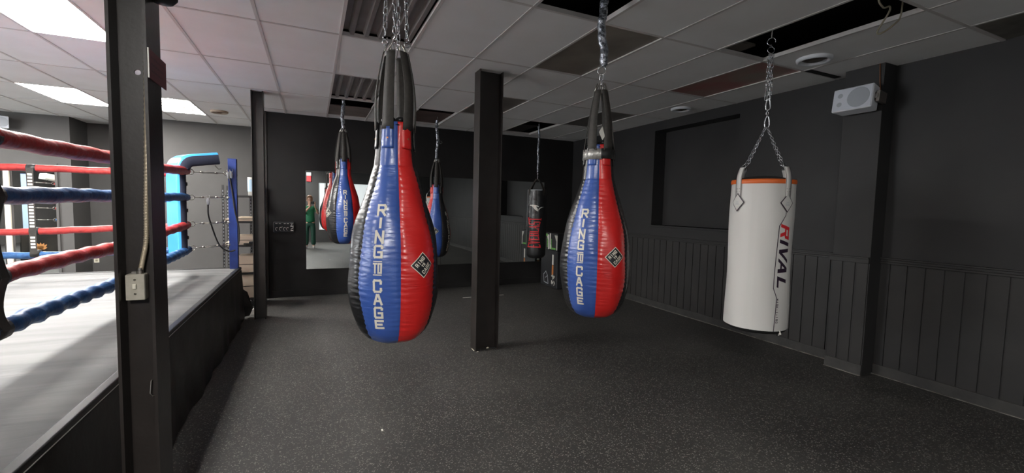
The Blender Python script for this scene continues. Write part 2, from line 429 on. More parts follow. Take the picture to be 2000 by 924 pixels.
DY0, DY1, DZ0, DZ1 = 2.6, 7.2, .9, 2.75
mb = MB(); mb.box(XL-.12, XL, YREAR, DY0, 0, TOP); mb.box(XL-.12, XL, DY1, YF2, 0, TOP)
mb.box(XL-.12, XL, DY0, DY1, 0, DZ0); mb.box(XL-.12, XL, DY0, DY1, DZ1, TOP)
struct(mb.build('wall_left', M_wallgrey))
struct(MB().box(XL-.10, XL-.07, DY0, DY1, DZ0, DZ1).build('fill_pane', mat('fill_pane_glow', (.5,.5,.5), .6, emis=((.93, .97, 1.0), SIDE_FILL))), 'added glowing fill pane in the left wall, out of view')  # unseen glowing pane, added to brighten the ceiling and right-hand side
# rear wall (behind the photographer) with a frosted window
WX0, WX1, WZ0, WZ1 = .24, 3.4, .50, 2.37
mb = MB()
mb.box(XL, WX0, YREAR-.12, YREAR, 0, TOP); mb.box(WX1, XR+.3, YREAR-.12, YREAR, 0, TOP)
mb.box(WX0, WX1, YREAR-.12, YREAR, 0, WZ0); mb.box(WX0, WX1, YREAR-.12, YREAR, WZ1, TOP)
struct(mb.build('wall_rear', M_wall))
M_win = mat('frosted_daylit_pane', (.5,.5,.5), .6, emis=((.92, .98, 1.0), WINDOW))
struct(MB().box(WX0, WX1, YREAR-.10, YREAR-.07, WZ0, WZ1).build('window_1', M_win), 'frosted daylit window')

# ------------------------------------------------------------------ CEILING FITTINGS
def tile_box(i, j): return gx(i)+.013, gx(i+1)-.013, gy(j-1)+.013, gy(j)-.013
lit_lab = {(-1,1): 'large bright ceiling light panel nearest the camera, at the top left',
           (-3,4): 'bright ceiling light panel seen left of the near steel column, over the far ring',
           (-1,4): 'ceiling light panel with crackled diffuser just right of the near steel column'}
M_lamp2 = mat('crackled_lit_diffuser', (.9,.9,.9), .4, emis=((1.0,.97,.90), LAMP))
def crackle(m, s):
    nt = m.node_tree; b = nt.nodes['Principled BSDF']
    v = nt.nodes.new('ShaderNodeTexNoise'); v.inputs['Scale'].default_value = 14; v.inputs['Detail'].default_value = 6
    tc = nt.nodes.new('ShaderNodeTexCoord'); nt.links.new(tc.outputs['Object'], v.inputs['Vector'])
    mr = nt.nodes.new('ShaderNodeMapRange'); mr.inputs['From Min'].default_value = .46; mr.inputs['From Max'].default_value = .60
    mr.inputs['To Min'].default_value = .42; mr.inputs['To Max'].default_value = s
    nt.links.new(v.outputs['Fac'], mr.inputs['Value']); nt.links.new(mr.outputs['Result'], b.inputs['Emission Strength'])
crackle(M_lamp2, 20)
for (i, j) in lit:
    x0, x1, y0, y1 = tile_box(i, j)
    lab = lit_lab.get((i, j), 'added fill ceiling light panel, out of view')
    t = thing('ceiling_light', lab, 'ceiling light', ((x0+x1)/2, (y0+y1)/2, CEIL), 0, 'lit ceiling panels over the boxing ring')
    hx, hy = (x1-x0)/2, (y1-y0)/2
    m = MB(); m.box(-hx, hx, -hy, hy, .06, .07)
    for a in (-1, 1):
        m.box(a*hx-.004, a*hx+.004, -hy, hy, 0, .07); m.box(-hx, hx, a*hy-.004, a*hy+.004, 0, .07)
    m.build('housing', M_white_plastic, t)
    MB().box(-hx+.006, hx-.006, -hy+.006, hy-.006, .004, .009).build('diffuser', M_lamp2 if (i, j) == (-1, 4) else M_lamp, t)
rib_lab = ['ribbed grey ceiling panel above the nearest teardrop bag', 'small ribbed ceiling panel above the farthest left teardrop bag']
for k, (i, j) in enumerate(ribbed):
    x0, x1, y0, y1 = tile_box(i, j); n = 5
    m = MB(); vs = []; W = x1-x0
    prof = []
    for q in range(n):
        a = x0+W*q/n; s = W/n
        prof += [(a, .05), (a+s*.42, .05), (a+s*.55, .012), (a+s*.80, .012), (a+s*.93, .05)]
    prof.append((x1, .05))
    for (px, pz) in prof: vs += [(px, y0, CEIL+pz), (px, y1, CEIL+pz)]
    m.add(vs, [(2*q, 2*q+1, 2*q+3, 2*q+2) for q in range(len(prof)-1)])
    m.box(x0, x1, y0, y1, CEIL+.07, CEIL+.075)
    tag(m.build('ribbed_ceiling_panel', M_ribbed), rib_lab[k], 'ceiling panel')
M_dk = [mat('smoky_diffuser', (0.32,0.285,0.24), .30, noise=(2.5, (0.21,0.185,0.155), 4)),
        mat('dark_diffuser', (0.24,0.21,0.185), .30, noise=(2.5, (0.17,0.15,0.13), 4)),
        mat('dark_diffuser_b', (0.20,0.18,0.165), .30, noise=(2.5, (0.14,0.125,0.11), 4)),
        mat('rust_red_stained_panel', (0.42,0.13,0.12), .35, noise=(1.6, (0.34,0.29,0.24), 6)),
        mat('mottled_dark_panel', (0.09,0.082,0.07), .35, noise=(5, (0.22,0.20,0.17), 7))]
dk_lab = ['large unlit brown ceiling panel behind the chain of the right teardrop bag',
          'small unlit dark ceiling panel right behind the top of the middle column',
          'unlit dark ceiling panel near the far right corner, behind the right teardrop bag straps',
          'long ceiling panel stained rusty red, behind the white bag chain',
          'mottled dark ceiling panel at the top right corner']
for k, (i, j) in enumerate(dark):
    x0, x1, y0, y1 = tile_box(i, j)
    t = thing('unlit_ceiling_light', dk_lab[k], 'ceiling light', ((x0+x1)/2, (y0+y1)/2, CEIL))
    hx, hy = (x1-x0)/2, (y1-y0)/2
    MB().box(-hx, hx, -hy, hy, .006, .010).build('diffuser', M_dk[k], t)
    MB().box(-hx, hx, -hy, hy, .05, .08).build('housing', M_dark, t)
# stained half tile and dark lining in openings
x0, x1, y0, y1 = tile_box(3, 3)
tag(MB().box(x0, x1, gy(2)+.50, y1, CEIL+.004, CEIL+.02).build('dark_ceiling_piece', mat('stained_tile', (0.24,0.20,0.185), .8, noise=(4, (0.18,0.15,0.135), 5))),
    'brown stained half tile beside the back wall above the farthest left bag', 'ceiling tile')
x0, x1, y0, y1 = tile_box(5, 3)
tag(MB().box(x0, x1, gy(2)+.32, y1, CEIL+.03, CEIL+.04).build('dark_ceiling_piece', mat('dark_lining_brown', (0.14,0.09,0.08), .8, noise=(4, (0.10,0.07,0.06), 5))),
    'dark brown lining in the opening above the teardrop bag beside the middle column', 'ceiling tile')
x0, x1, y0, y1 = tile_box(8, 3)
tag(MB().box(x0, x0+.40, gy(2)+.50, y1, CEIL+.03, CEIL+.04).build('dark_ceiling_piece', mat('dark_lining_black', (0.03,0.025,0.025), .8)),
    'nearly black lining in the opening above the slim black cylindrical bag', 'ceiling tile')
# dark folded flap in the big right opening
m = MB(); m.box(3.29, 3.55, 2.70, 2.85, CEIL+.03, CEIL+.05)
tag(m.build('ceiling_bracket', mat('dusty_brown_metal', (0.10,0.09,0.075), .7)), 'dusty bracket in the open ceiling bay above the white bag', 'bracket')
# hanging wire
m = MB()
P = [(3.40, 1.55, 3.34), (3.44, 1.72, 3.06), (3.52, 1.74, 2.98), (3.60, 1.74, 3.00), (3.68, 1.78, 2.99), (3.72, 1.86, 2.90), (3.745, 1.85, 2.885), (3.80, 1.80, 2.94), (3.84, 1.78, 3.02), (3.84, 1.78, 3.30)]
def smooth_path(P, n=8):
    P = [Vector(p) for p in P]; out = []
    for i in range(len(P)-1):
        p0, p1, p2, p3 = P[max(i-1,0)], P[i], P[i+1], P[min(i+2, len(P)-1)]
        for k in range(n):
            t = k/n
            out.append(.5*((2*p1)+(-p0+p2)*t+(2*p0-5*p1+4*p2-p3)*t*t+(-p0+3*p1-3*p2+p3)*t**3))
    out.append(P[-1]); return out
m.tube(smooth_path(P), .006, 6)
tag(m.build('loose_wire', mat('beige_cable', (0.30,0.27,0.20), .6), smooth=True), 'loose beige cable dangling from the open ceiling bay on the right', 'cable')
# round ceiling vents
def vent(x, y, r, lab, mm, inner):
    t = thing('round_ceiling_vent', lab, 'ceiling vent', (x, y, CEIL))
    m = MB(); m.lathe([(r, .0), (r*.98, -.020), (r*.88, -.032), (r*.76, -.024), (r*.70, -.008), (r*.68, .02)], 36); m.build('trim_ring', mm, t, smooth=True)
    m = MB(); m.lathe([(r*.69, -.004), (r*.5, -.018), (r*.34, -.020), (.001, -.020)], 36); m.lathe([(r*.3, -.022), (r*.22, -.03), (.001, -.032)], 24)
    m.build('core', inner, t, smooth=True)
M_ventin = mat('vent_interior', (0.10,0.085,0.07), .5, .3)
vent(4.22, 2.60, .145, 'round white ceiling vent close to the open bay, right of the white bag chain', M_white_plastic, M_ventin)
vent(4.70, 4.67, .135, 'round white ceiling vent above the wall niche', M_white_plastic, M_ventin)
vent(-1.35, 8.44, .125, 'round copper-coloured ceiling downlight beyond the near column', mat('tan_ring', (0.42,0.33,0.25), .5), mat('copper_bowl', (0.14,0.06,0.03), .35, .4))
# broken tile strip near the pilaster
tag(MB().box(4.50, 5.0, 2.80, 2.86, CEIL-.006, CEIL-.001).build('ceiling_gap_strip', M_dark), 'dark gap strip in the ceiling next to the pilaster', 'ceiling gap')

# ------------------------------------------------------------------ STEEL COLUMNS
def ibeam(name, lab, xl, xr, y0, y1, tf=.011, tw=.009, hole=None, z1=CEIL, plate=False):
    """flanges parallel to Y at xl and xr, web between"""
    t = thing(name, lab, 'column', ((xl+xr)/2, (y0+y1)/2, 0))
    cx, cy = (xl+xr)/2, (y0+y1)/2
    m = MB(); hx = (xr-xl)/2; hy = (y1-y0)/2
    m.box(-hx, -hx+tf, -hy, hy, 0, z1); m.box(hx-tf, hx, -hy, hy, 0, z1)
    if hole is None: m.box(-hx+tf, hx-tf, -tw/2, tw/2, 0, z1)
    else:
        hz, hxx, hr = hole
        m.box(-hx+tf, hx-tf, -tw/2, tw/2, 0, hz-.04); m.box(-hx+tf, hx-tf, -tw/2, tw/2, hz+.04, z1)
        n = 24
        for s in (-1, 1):
            vs = []; 
            for k in range(n):
                a = 2*PI*k/n; vs.append((hxx+hr*math.cos(a), s*tw/2, hz+hr*math.sin(a)))
            for k in range(n):
                a = 2*PI*k/n; c_, s_ = math.cos(a), math.sin(a); q = 1/max(abs(c_), abs(s_))
                X_ = c_*q; Z_ = s_*q*.04
                X_ = (hx-tf-hxx)*X_ if X_ > 0 else (hxx+hx-tf)*X_
                vs.append((hxx+X_, s*tw/2, hz+Z_))
            m.add(vs, [(k, (k+1)%n, n+(k+1)%n, n+k) for k in range(n)])
        vs = []
        for k in range(n):
            a = 2*PI*k/n; vs += [(hxx+hr*math.cos(a), -tw/2, hz+hr*math.sin(a)), (hxx+hr*math.cos(a), tw/2, hz+hr*math.sin(a))]
        m.add(vs, [(2*k, 2*k+1, (2*k+3)%(2*n), (2*k+2)%(2*n)) for k in range(n)])
    m.build('i_beam', M_steel, t, bevel=.002 if hole is None else 0)
    return t
ibeam('steel_column', 'black steel I-beam column standing in the open floor between the hanging bags', 1.597, 1.862, 4.36, 4.53)
NLX0, NLX1, NLY0, NLY1 = -.712, -.588, 2.20, 2.375
tnl = ibeam('steel_column', 'nearest black steel column with the light switch, in front of the boxing ring', NLX0, NLX1, NLY0, NLY1, hole=(2.083, .008, .011))
ibeam('steel_column', 'black steel column at the far right corner of the boxing ring', -.715, -.575, 6.60, 6.76)
# debris chips at the middle column base
for (x0, x1, y0, y1, h, lab) in ((1.585, 1.596, 4.39, 4.47, .006, 'long pale plaster chip on the floor left of the middle column foot'), (1.745, 1.775, 4.415, 4.432, .012, 'small pale plaster chip inside the foot of the middle column'), (1.60, 1.625, 4.335, 4.35, .005, 'pale plaster chip in front of the left corner of the middle column foot')):
    m = MB(); m.add([(x0,y0,0),(x1,y0+.004,0),(x1-.003,y1,0),(x0+.004,y1-.003,0),(x0+.002,y0+.003,h),(x1-.002,y0+.006,h*.6),(x1-.005,y1-.003,h),(x0+.005,y1-.006,h*.7)], [(0,3,2,1),(4,5,6,7),(0,1,5,4),(1,2,6,5),(2,3,7,6),(3,0,4,7)])
    tag(m.build('plaster_chip', M_ivory), lab, 'debris')
# wire hook on near column
m = MB(); m.tube([(-.628, 2.272, .80), (-.630, 2.262, .75), (-.622, 2.262, .738), (-.612, 2.262, .74)], .002, 6)
m.tube([(-.628, 2.283, .80), (-.628, 2.272, .80)], .002, 6)
tag(m.build('wire_hook', M_nickel), 'small bent wire hook low on the nearest column', 'hook')
m = MB(); m.lathe([(.001, -.03), (.035, -.028), (.05, -.01), (.05, .02), (.03, .03), (.001, .03)], 20, (0, 0, 0))
o = m.build('black_clamp', M_rubber, smooth=True, loc=(-.553, 2.29, 2.405)); tag(o, 'black rubber knob at the top of the nearest column', 'clamp')
# conduit and switch box (on the web, facing -Y)
WY = (NLY0+NLY1)/2 - .0045
t = thing('light_switch', 'cream metal switch box on the nearest steel column', 'light switch', (-.660, WY, 1.155))
MB().box(-.032, .032, -.045, 0, 0, .108).build('box', M_switch, t, bevel=.006, seg=3)
MB().box(-.031, .031, -.049, -.0452, .002, .106).build('cover_plate', M_switch, t, bevel=.002)
m = MB(); m.box(-.006, .006, -.060, -.049, .050, .070, mtx=Matrix.Translation((0,0,0))); m.build('toggle', M_ivory, t, bevel=.002)
for z in (.028, .086):
    m = MB(); m.lathe([(.004, -.049), (.004, -.0515), (.001, -.053)], 12, (0, 0, z), axis='y'); m.build('screw', M_nickel, t, smooth=True)
P = smooth_path([(-.606, WY-.012, 2.99), (-.608, WY-.012, 2.36), (-.611, WY-.013, 2.05), (-.618, WY-.013, 1.75), (-.624, WY-.014, 1.55), (-.628, WY-.016, 1.40), (-.640, WY-.020, 1.32), (-.649, WY-.025, 1.263)], 40)
m = MB(); m.tube(P, lambda i, a: .0088+.0013*math.sin(i*2.2), 8)
t = thing('flexible_conduit', 'beige armoured cable running down the nearest column to the switch', 'conduit', (0,0,0))
m.build('armoured_cable', mat('beige_armoured_cable', (0.52,0.44,0.32), .4, .3), t, smooth=True)
m = MB(); m.lathe([(.013, 0), (.013, .012), (.010, .016), (.010, .024)], 16, (-.649, WY-.025, 1.263)); m.box(-.675, -.649, WY-.032, WY-.018, 1.264, 1.272)
m.build('connector', M_nickel, t, smooth=False)
# maroon sign
t = thing('maroon_sign', 'maroon plastic sign standing off the side of the nearest column', 'sign', (NLX1+.004, 2.31, 2.11))
MB().box(-.002, .002, -.108, .115, -.060, .056).build('plate', M_maroon, t, bevel=.001)
m = MB()
fm = lambda u, v: (.0028, u, v)
for k, (a, b) in enumerate(((-.085,.09),(-.085,.08),(-.085,.06))):
    z = .026-k*.026; u = a
    while u < b:
        L = random.uniform(.010, .022); grid_rect(m, u, min(u+L, b), z-.004, z+.004, fm, step=.05); u += L+.006
m.build('printed_lines', M_maroontxt, t)
MB().box(-.0025, .0022, -.1095, -.106, -.060, .056).build('white_edge', M_white, t)

# ------------------------------------------------------------------ BOXING RING
RX1, RY1 = -.868, 6.65; RX0, RY0 = -6.30, 1.15; RZ = .70
t_ring = thing('boxing_ring', 'raised boxing ring with grey canvas, black apron and red and blue ropes', 'boxing ring', ((RX0+RX1)/2, (RY0+RY1)/2, 0))
off = Vector(t_ring.location)
def rb(m, name, mm, parent=t_ring, **k):
    base = off
    m.v = [tuple(Vector(v)-base) for v in m.v]
    return m.build(name, mm, parent, **k)
# canvas: gently sagging grid with wrinkles
m = MB(); nx, ny = 60, 70; vs = []
for i in range(nx+1):
    for j in range(ny+1):
        x = RX0 + (RX1-RX0)*i/nx; y = RY0 + (RY1-RY0)*j/ny
        e = min(i, nx-i, j, ny-j)
        z = RZ + (.004*math.sin(x*1.7+y*5.2+math.sin(y*1.3)*2)+.003*math.sin(x*3.1-y*8.3) if e > 1 else -.004)
        vs.append((x, y, z))
m.add(vs, [(i*(ny+1)+j, (i+1)*(ny+1)+j, (i+1)*(ny+1)+j+1, i*(ny+1)+j+1) for i in range(nx) for j in range(ny)])
rb(m, 'canvas', M_canvas, smooth=True)
m = MB(); m.box(RX0+.03, RX1-.03, RY0+.03, RY1-.03, .05, RZ-.03); rb(m, 'platform', M_dark)
# black edge strip around the top
m = MB(); e = .035
m.box(RX1-e, RX1+.012, RY0-.012, RY1+.012, RZ-.035, RZ+.006); m.box(RX0-.012, RX0+e, RY0-.012, RY1+.012, RZ-.035, RZ+.006)
m.box(RX0+e, RX1-e, RY1-e, RY1+.012, RZ-.035, RZ+.004); m.box(RX0+e, RX1-e, RY0-.012, RY0+e, RZ-.035, RZ+.006)
rb(m, 'edge_strip', mat('black_edge_vinyl', (0.018,0.018,0.018), .4), bevel=.008, seg=3)
m = MB(); m.tube([(RX1+.014, RY0, RZ-.022), (RX1+.014, RY1, RZ-.022)], .0022, 6); rb(m, 'piping', mat('grey_piping', (.30,.29,.27), .5))
# apron skirts: slightly wavy sheets
def apron(p0, p1, nrm, n=90):
    m = MB(); vs = []; p0 = Vector(p0); p1 = Vector(p1); nrm = Vector(nrm); nz = 12
    for i in range(n+1):
        for k in range(nz+1):
            t_ = i/n; h = k/nz
            wv = (.010*math.sin(t_*37+h*2)+.008*math.sin(t_*83+1.3-h*3))*(1-h)
            p = p0.lerp(p1, t_)+nrm*(.012+.028*(1-h)+wv); vs.append((p.x, p.y, .004+(RZ-.035)*h))
    m.add(vs, [(i*(nz+1)+k, (i+1)*(nz+1)+k, (i+1)*(nz+1)+k+1, i*(nz+1)+k+1) for i in range(n) for k in range(nz)])
    return m
rb(apron((RX1, RY0, 0), (RX1, RY1+.01, 0), (1,0,0)), 'apron', M_apron, smooth=True)
ap = rb(apron((RX1, RY1, 0), (RX0, RY1, 0), (0,1,0)), 'apron', M_apron, smooth=True)
rb(apron((RX0, RY0, 0), (RX0, RY1, 0), (-1,0,0)), 'apron', M_apron, smooth=True)
rb(apron((RX0, RY0, 0), (RX1, RY0, 0), (0,-1,0)), 'apron', M_apron, smooth=True)
# loose corner flap of the skirt at the far right corner
m = MB(); m.add([(-.86, 6.66, .42), (-.80, 6.70, .36), (-.74, 6.74, .13), (-.83, 6.62, .17), (-.86, 6.70, .02), (-.79, 6.78, .02)], [(0,1,2,3),(3,2,5,4)])
rb(m, 'skirt_flap', M_apron, solid=.004)
# orange petal emblems on the far apron
M_emb = mat('orange_emblem', (0.62,0.28,0.10), .6)
for cx_ in [-1.6-.62*k for k in range(8)]:
    m = MB()
    for a in (-1.15, -.75, -.38, 0, .38, .75, 1.15):
        L = .17 if abs(a) < .9 else .13
        fm = lambda u, v, a=a, cx_=cx_: (cx_ + u*math.cos(a)+v*math.sin(a), RY1+.078, .30 - u*math.sin(a)+v*math.cos(a))
        pts = [(-.002, 0), (-.024, L*.45), (-.020, L*.75), (0, L), (.020, L*.75), (.024, L*.45), (.002, 0)]
        poly(m, pts, fm)
    for q in range(3): grid_rect(m, cx_-.09+q*.065, cx_-.04+q*.065, .24, .265, lambda u, v: (u, RY1+.078, v), step=.1)
    rb(m, 'apron_emblem', M_emb)
# posts
CI = .40   # rope corner inset
posts = [((-.925, 6.60), (-1.33, 6.27), (1, 1)), ((-6.22, 6.60), (-5.83, 6.22), (-1, 1)),
         ((-.925, 1.20), (-1.33, 1.58), (1, -1)), ((-6.22, 1.20), (-5.83, 1.58), (-1, -1))]
RZS = [1.90, 1.60, 1.285, .995]
RCOL = [M_ropered, M_ropeblue, M_ropered, M_ropeblue]
# near-left/far-left posts only show in the mirror
for k, ((px, py), (cx_, cy_), sg) in enumerate(posts):
    m = MB(); h = .047
    m.box(px-h, px+h, py-h, py+h, 0.01 if k == 0 else .7, 2.10)
    p = rb(m, 'corner_post', M_ringblue if k != 1 else mat('white_blue_post', (.45,.6,.85), .3), bevel=.006)
    m = MB(); m.box(px-h-.002, px+h+.002, py-h-.002, py+h+.002, 2.098, 2.106); rb(m, 'post_cap', M_ringblue, bevel=.003)
    for z in RZS:
        # turnbuckle: eye ring at the rope end, two hooks, frame body
        a = Vector((cx_, cy_, z)); b = Vector((px-sg[0]*.05, py-sg[1]*.05, z+.015)); d = (b-a).normalized()
        mb_ = MB(); side = Vector((-d.y, d.x, 0))
        ring_mesh(mb_, a+d*.035, .030, .009, side)
        ring_mesh(mb_, b-d*.02, .024, .011, side, a0=.4, a1=2*PI-.6)
        L = (b-a).length
        p0, p1 = a+d*.065, b-d*.045
        mb_.tube([p0, p0+(p1-p0)*.28], .0055, 8); mb_.tube([p0+(p1-p0)*.72, p1], .0055, 8)
        q0, q1 = p0+(p1-p0)*.26, p0+(p1-p0)*.74
        for s in (-1, 1): mb_.tube([q0+side*s*.009+Vector((0,0,s*.006)), q1+side*s*.009+Vector((0,0,s*.006))], .004, 6)
        for q in (q0, q1): mb_.tube([q-d*.012, q+d*.012], .012, 10)
        mb_.tube([b-d*.01, b+d*.055], .009, 8)
        rb(mb_, 'turnbuckle', M_nickel, smooth=True)
# ropes
def rope(p0, p1, z0, z1, mm, k, sag=.03, dia=.042, wrap=0.0, n=160):
    p0, p1 = Vector((*p0, z0)), Vector((*p1, z1)); L = (p1-p0).length
    pts = []
    for i in range(n+1):
        t_ = i/n; p = p0.lerp(p1, t_); p.z -= sag*4*t_*(1-t_)
        p.z += .006*math.sin(t_*L*3.1+k); pts.append(p)
    def rr(i, a):
        t_ = i/n*L
        s = math.sin(t_*18*(1+wrap)+k*2-a)          # slanted folds of the cover
        f = math.sin(t_*7.3+k)+math.sin(t_*3.1+k*3)
        r = dia*(1+.05*f*.5+(.06+.10*wrap)*s*abs(s))
        if min(i, n-i) < 2: r *= .55
        return r
    m = MB(); m.tube(pts, rr, 18)
    return m
for k, z in enumerate(RZS):
    zz = [1.848, 1.58, 1.225, .975][k]
    wrap = [0, 0.1, .4, 1.0][k]
    # right-hand side (nearest the camera), front to back
    rb(rope((-1.33, 1.58), (-1.33, 6.25), zz, z, RCOL[k], k, [.02,.01,.05,.04][k], [.047,.044,.043,.043][k], wrap), 'rope', RCOL[k], smooth=True)
    rb(rope((-1.36, 6.27), (-5.83, 6.24), z-.02, z, RCOL[k], k+4, [.03,.03,.08,.03][k], .036, wrap*.4), 'rope', RCOL[k], smooth=True)
    rb(rope((-5.83, 1.58), (-5.83, 6.24), z, z, RCOL[k], k+8, .03, .040, 0), 'rope', RCOL[k], smooth=True)
    rb(rope((-1.33, 1.56), (-5.83, 1.56), z, z, RCOL[k], k+12, .03, .040, 0), 'rope', RCOL[k], smooth=True)
# black tape bands and spacer straps
def spacer(x, y, axis, n_rows=(0,1,2,3), sway=0):
    m = MB(); c = MB()
    zs = [1.838, 1.570, 1.195, .950] if axis == 'y' else [1.862, 1.56, 1.205, .965]
    d = .0495 if axis == 'y' else .043
    for z in zs:
        m = MB()
        if axis == 'y': m.tube([(x, y-.05, z), (x, y+.05, z)], d, 16)
        else: m.tube([(x-.035, y, z), (x+.035, y, z)], d, 16)
        rb(m, 'tape_band', M_rubber, smooth=True)
    for a, b in zip(zs[:-1], zs[1:]):
        if axis == 'y': sway = .10 if b < .95 else -.10
        s = MB(); pts = []
        for q in range(13):
            t_ = q/12; z = a+(b-a)*t_; bow = sway*math.sin(PI*t_)
            pts.append((x+bow, y, z) if axis == 'x' else (x-bow*.2, y+bow, z))
        vs = []; h = .028
        for p in pts:
            vs += [(p[0]-h, p[1]-.048, p[2]), (p[0]+h, p[1]-.048, p[2])] if axis == 'x' else [(p[0]+.05, p[1]-h, p[2]), (p[0]+.05, p[1]+h, p[2])]
        s.add(vs, [(2*i, 2*i+1, 2*i+3, 2*i+2) for i in range(12)])
        st = rb(s, 'spacer_strap', M_web, solid=.004)
        if axis == 'x':
            w_ = MB(); z = a-.055
            while z > b+.05:
                w_.box(x-.018, x+.018, y-.0525, y-.0512, z-.020, z); z -= .034
            rb(w_, 'strap_check', M_white, st) if False else rb(w_, 'strap_checks', M_white)
spacer(-2.66, 6.26, 'x', sway=0)
spacer(-4.3, 6.26, 'x', sway=0)
spacer(-1.33, 2.76, 'y', sway=-.10)
# corner pads (hang on the ropes at the corners) --------------------------------
def corner_pad(lab, cx_, cy_, ang, mface, mside, mtop):   # cushion curves back over its top
    t = thing('corner_pad', lab, 'corner pad', (cx_, cy_, 0), ang)   # local +x points outward (to the post)
    # vertical cushion
    m = MB(); path = []
    th = .09
    # centreline: from bottom up, curve outwards to the post
    for z in [.95+.105*k for k in range(10)]: path.append((0, z, 0))
    for k in range(1, 8):
        a = (PI/2)*.885*k/7; path.append((.12*(1-math.cos(a)), 1.91+.13*math.sin(a), a))
    ex, ez, ea = path[-1]
    for k in range(1, 5): path.append((ex+.07*k*math.sin(ea), ez+.07*k*math.cos(ea), ea))
    def sheet(off0, off1, hw0, hw1):
        pass
    vs = []; ns = 6
    W = .16
    sect = [(-W, -.03), (-W*.88, -.055), (W*.88, -.055), (W, -.03), (W, .065), (W*.9, .085), (-W*.9, .085), (-W, .065)]
    n = len(sect)
    for (x, z, a) in path:
        for (yy, oo) in sect:      # oo: offset along local normal (outward +)
            if a == 0 and oo > 0: oo -= .045
            vs.append((x+oo*math.cos(a), yy, z-oo*math.sin(a)))
    fs = []; mi = []
    P_ = len(path)
    for i in range(P_-1):
        for k in range(n):
            l = (k+1) % n; fs.append((i*n+k, i*n+l, (i+1)*n+l, (i+1)*n+k)); 
            if k in (0, 1, 2): mi.append(0)
            else: mi.append(1)
    m.add(vs, fs); m.m = mi
    m.add([vs[k] for k in range(n)], [tuple(range(n))], 1); m.add([vs[(P_-1)*n+k] for k in range(n)], [tuple(range(n))], 1)
    m.build('cushion', [mface, mside], t, bevel=.012, seg=3)
    for z in (1.14, 1.45, 1.75): m = MB(); m.box(.040, .048, -.15, .15, z-.02, z+.02); m.build('fixing_strap', M_web, t)
    m = MB(); m.tube([(.34, -.14, 1.985), (.37, -.15, 1.945), (.40, -.15, 1.955)], .006, 6); m.build('lace', M_web, t)
    return t
corner_pad('light blue corner pad with folded-over top at the far right corner of the ring', -1.41, 6.16, math.radians(33), M_padblue, M_paddark, M_white)
corner_pad('cream corner pad at the far left ring corner, seen in the mirror', -5.72, 6.12, math.radians(135), M_padwhite, M_padwhite, M_white)
corner_pad('blue corner pad at the near right ring corner, outside the picture', -1.43, 1.70, math.radians(-40), M_padblue, M_paddark, M_white)
# brown headgear on the far left post
m = MB(); m.lathe([(.001,-.07),(.08,-.06),(.13,-.02),(.135,.03),(.09,.07),(.001,.085)], 20)
tag(m.build('brown_headgear', mat('brown_leather', (.09,.055,.045), .5), smooth=True, loc=(-6.22, 6.60, 1.55)), 'brown leather head guard on the far left ring post, seen in the mirror', 'head guard')
# bungee cords
def cord(lab, P, r, hooks):
    t = thing('bungee_cord', lab, 'bungee cord', P[0])
    b = Vector(P[0]); m = MB(); m.tube([Vector(p)-b for p in smooth_path(P, 10)], r, 8); m.build('cord', M_rubber, t, smooth=True)
    for (c, up) in hooks:
        m = MB(); c = Vector(c)-b; m.lathe([(.001,-.05),(.013,-.045),(.017,.0),(.012,.035),(.001,.04)], 12, c); ring_mesh(m, c+Vector((0,0,.05)), .018, .006, (0,1,0), a0=0, a1=4.4)
        m.build('hook', M_white_plastic, t, smooth=True)
cord('black cord hooked on the second turnbuckle and looping to the blue post', [(-1.16, 6.40, 1.53), (-1.16, 6.40, 1.40), (-1.13, 6.42, 1.25), (-1.08, 6.45, 1.06), (-1.03, 6.47, .97), (-.96, 6.50, .93), (-.90, 6.50, .945)], .009, [((-1.16, 6.40, 1.565), 1)])
cord('black cord hooked at the top of the blue ring post', [(-.945, 6.535, 1.86), (-.925, 6.53, 1.70), (-.90, 6.53, 1.45), (-.865, 6.54, 1.25), (-.862, 6.545, 1.10), (-.87, 6.545, 1.02)], .009, [((-.960, 6.53, 1.90), 1), ((-.932, 6.53, 1.905), 1)])
m = MB(); m.tube([(-1.40, 6.6, .0), (-1.40, 6.6, .0)], .001, 3)

# ------------------------------------------------------------------ HANGING BAGS
PROF = [(2.020,.001),(2.022,.060),(2.015,.088),(2.00,.094),(1.95,.096),(1.889,.099),(1.79,.108),(1.763,.115),(1.655,.148),(1.546,.182),(1.439,.212),(1.331,.231),(1.224,.240),(1.116,.2405),(1.006,.227),(.898,.196),(.843,.160),(.822,.130),(.808,.09),(.803,.04),(.802,.001)]
def prof_r(z):
    if z >= PROF[0][0]: return PROF[0][1]
    for (z0, r0), (z1, r1) in zip(PROF[:-1], PROF[1:]):
        if z1 <= z <= z0:
            t_ = (z0-z)/(z0-z1+1e-9); return r0+(r1-r0)*t_
    return .001
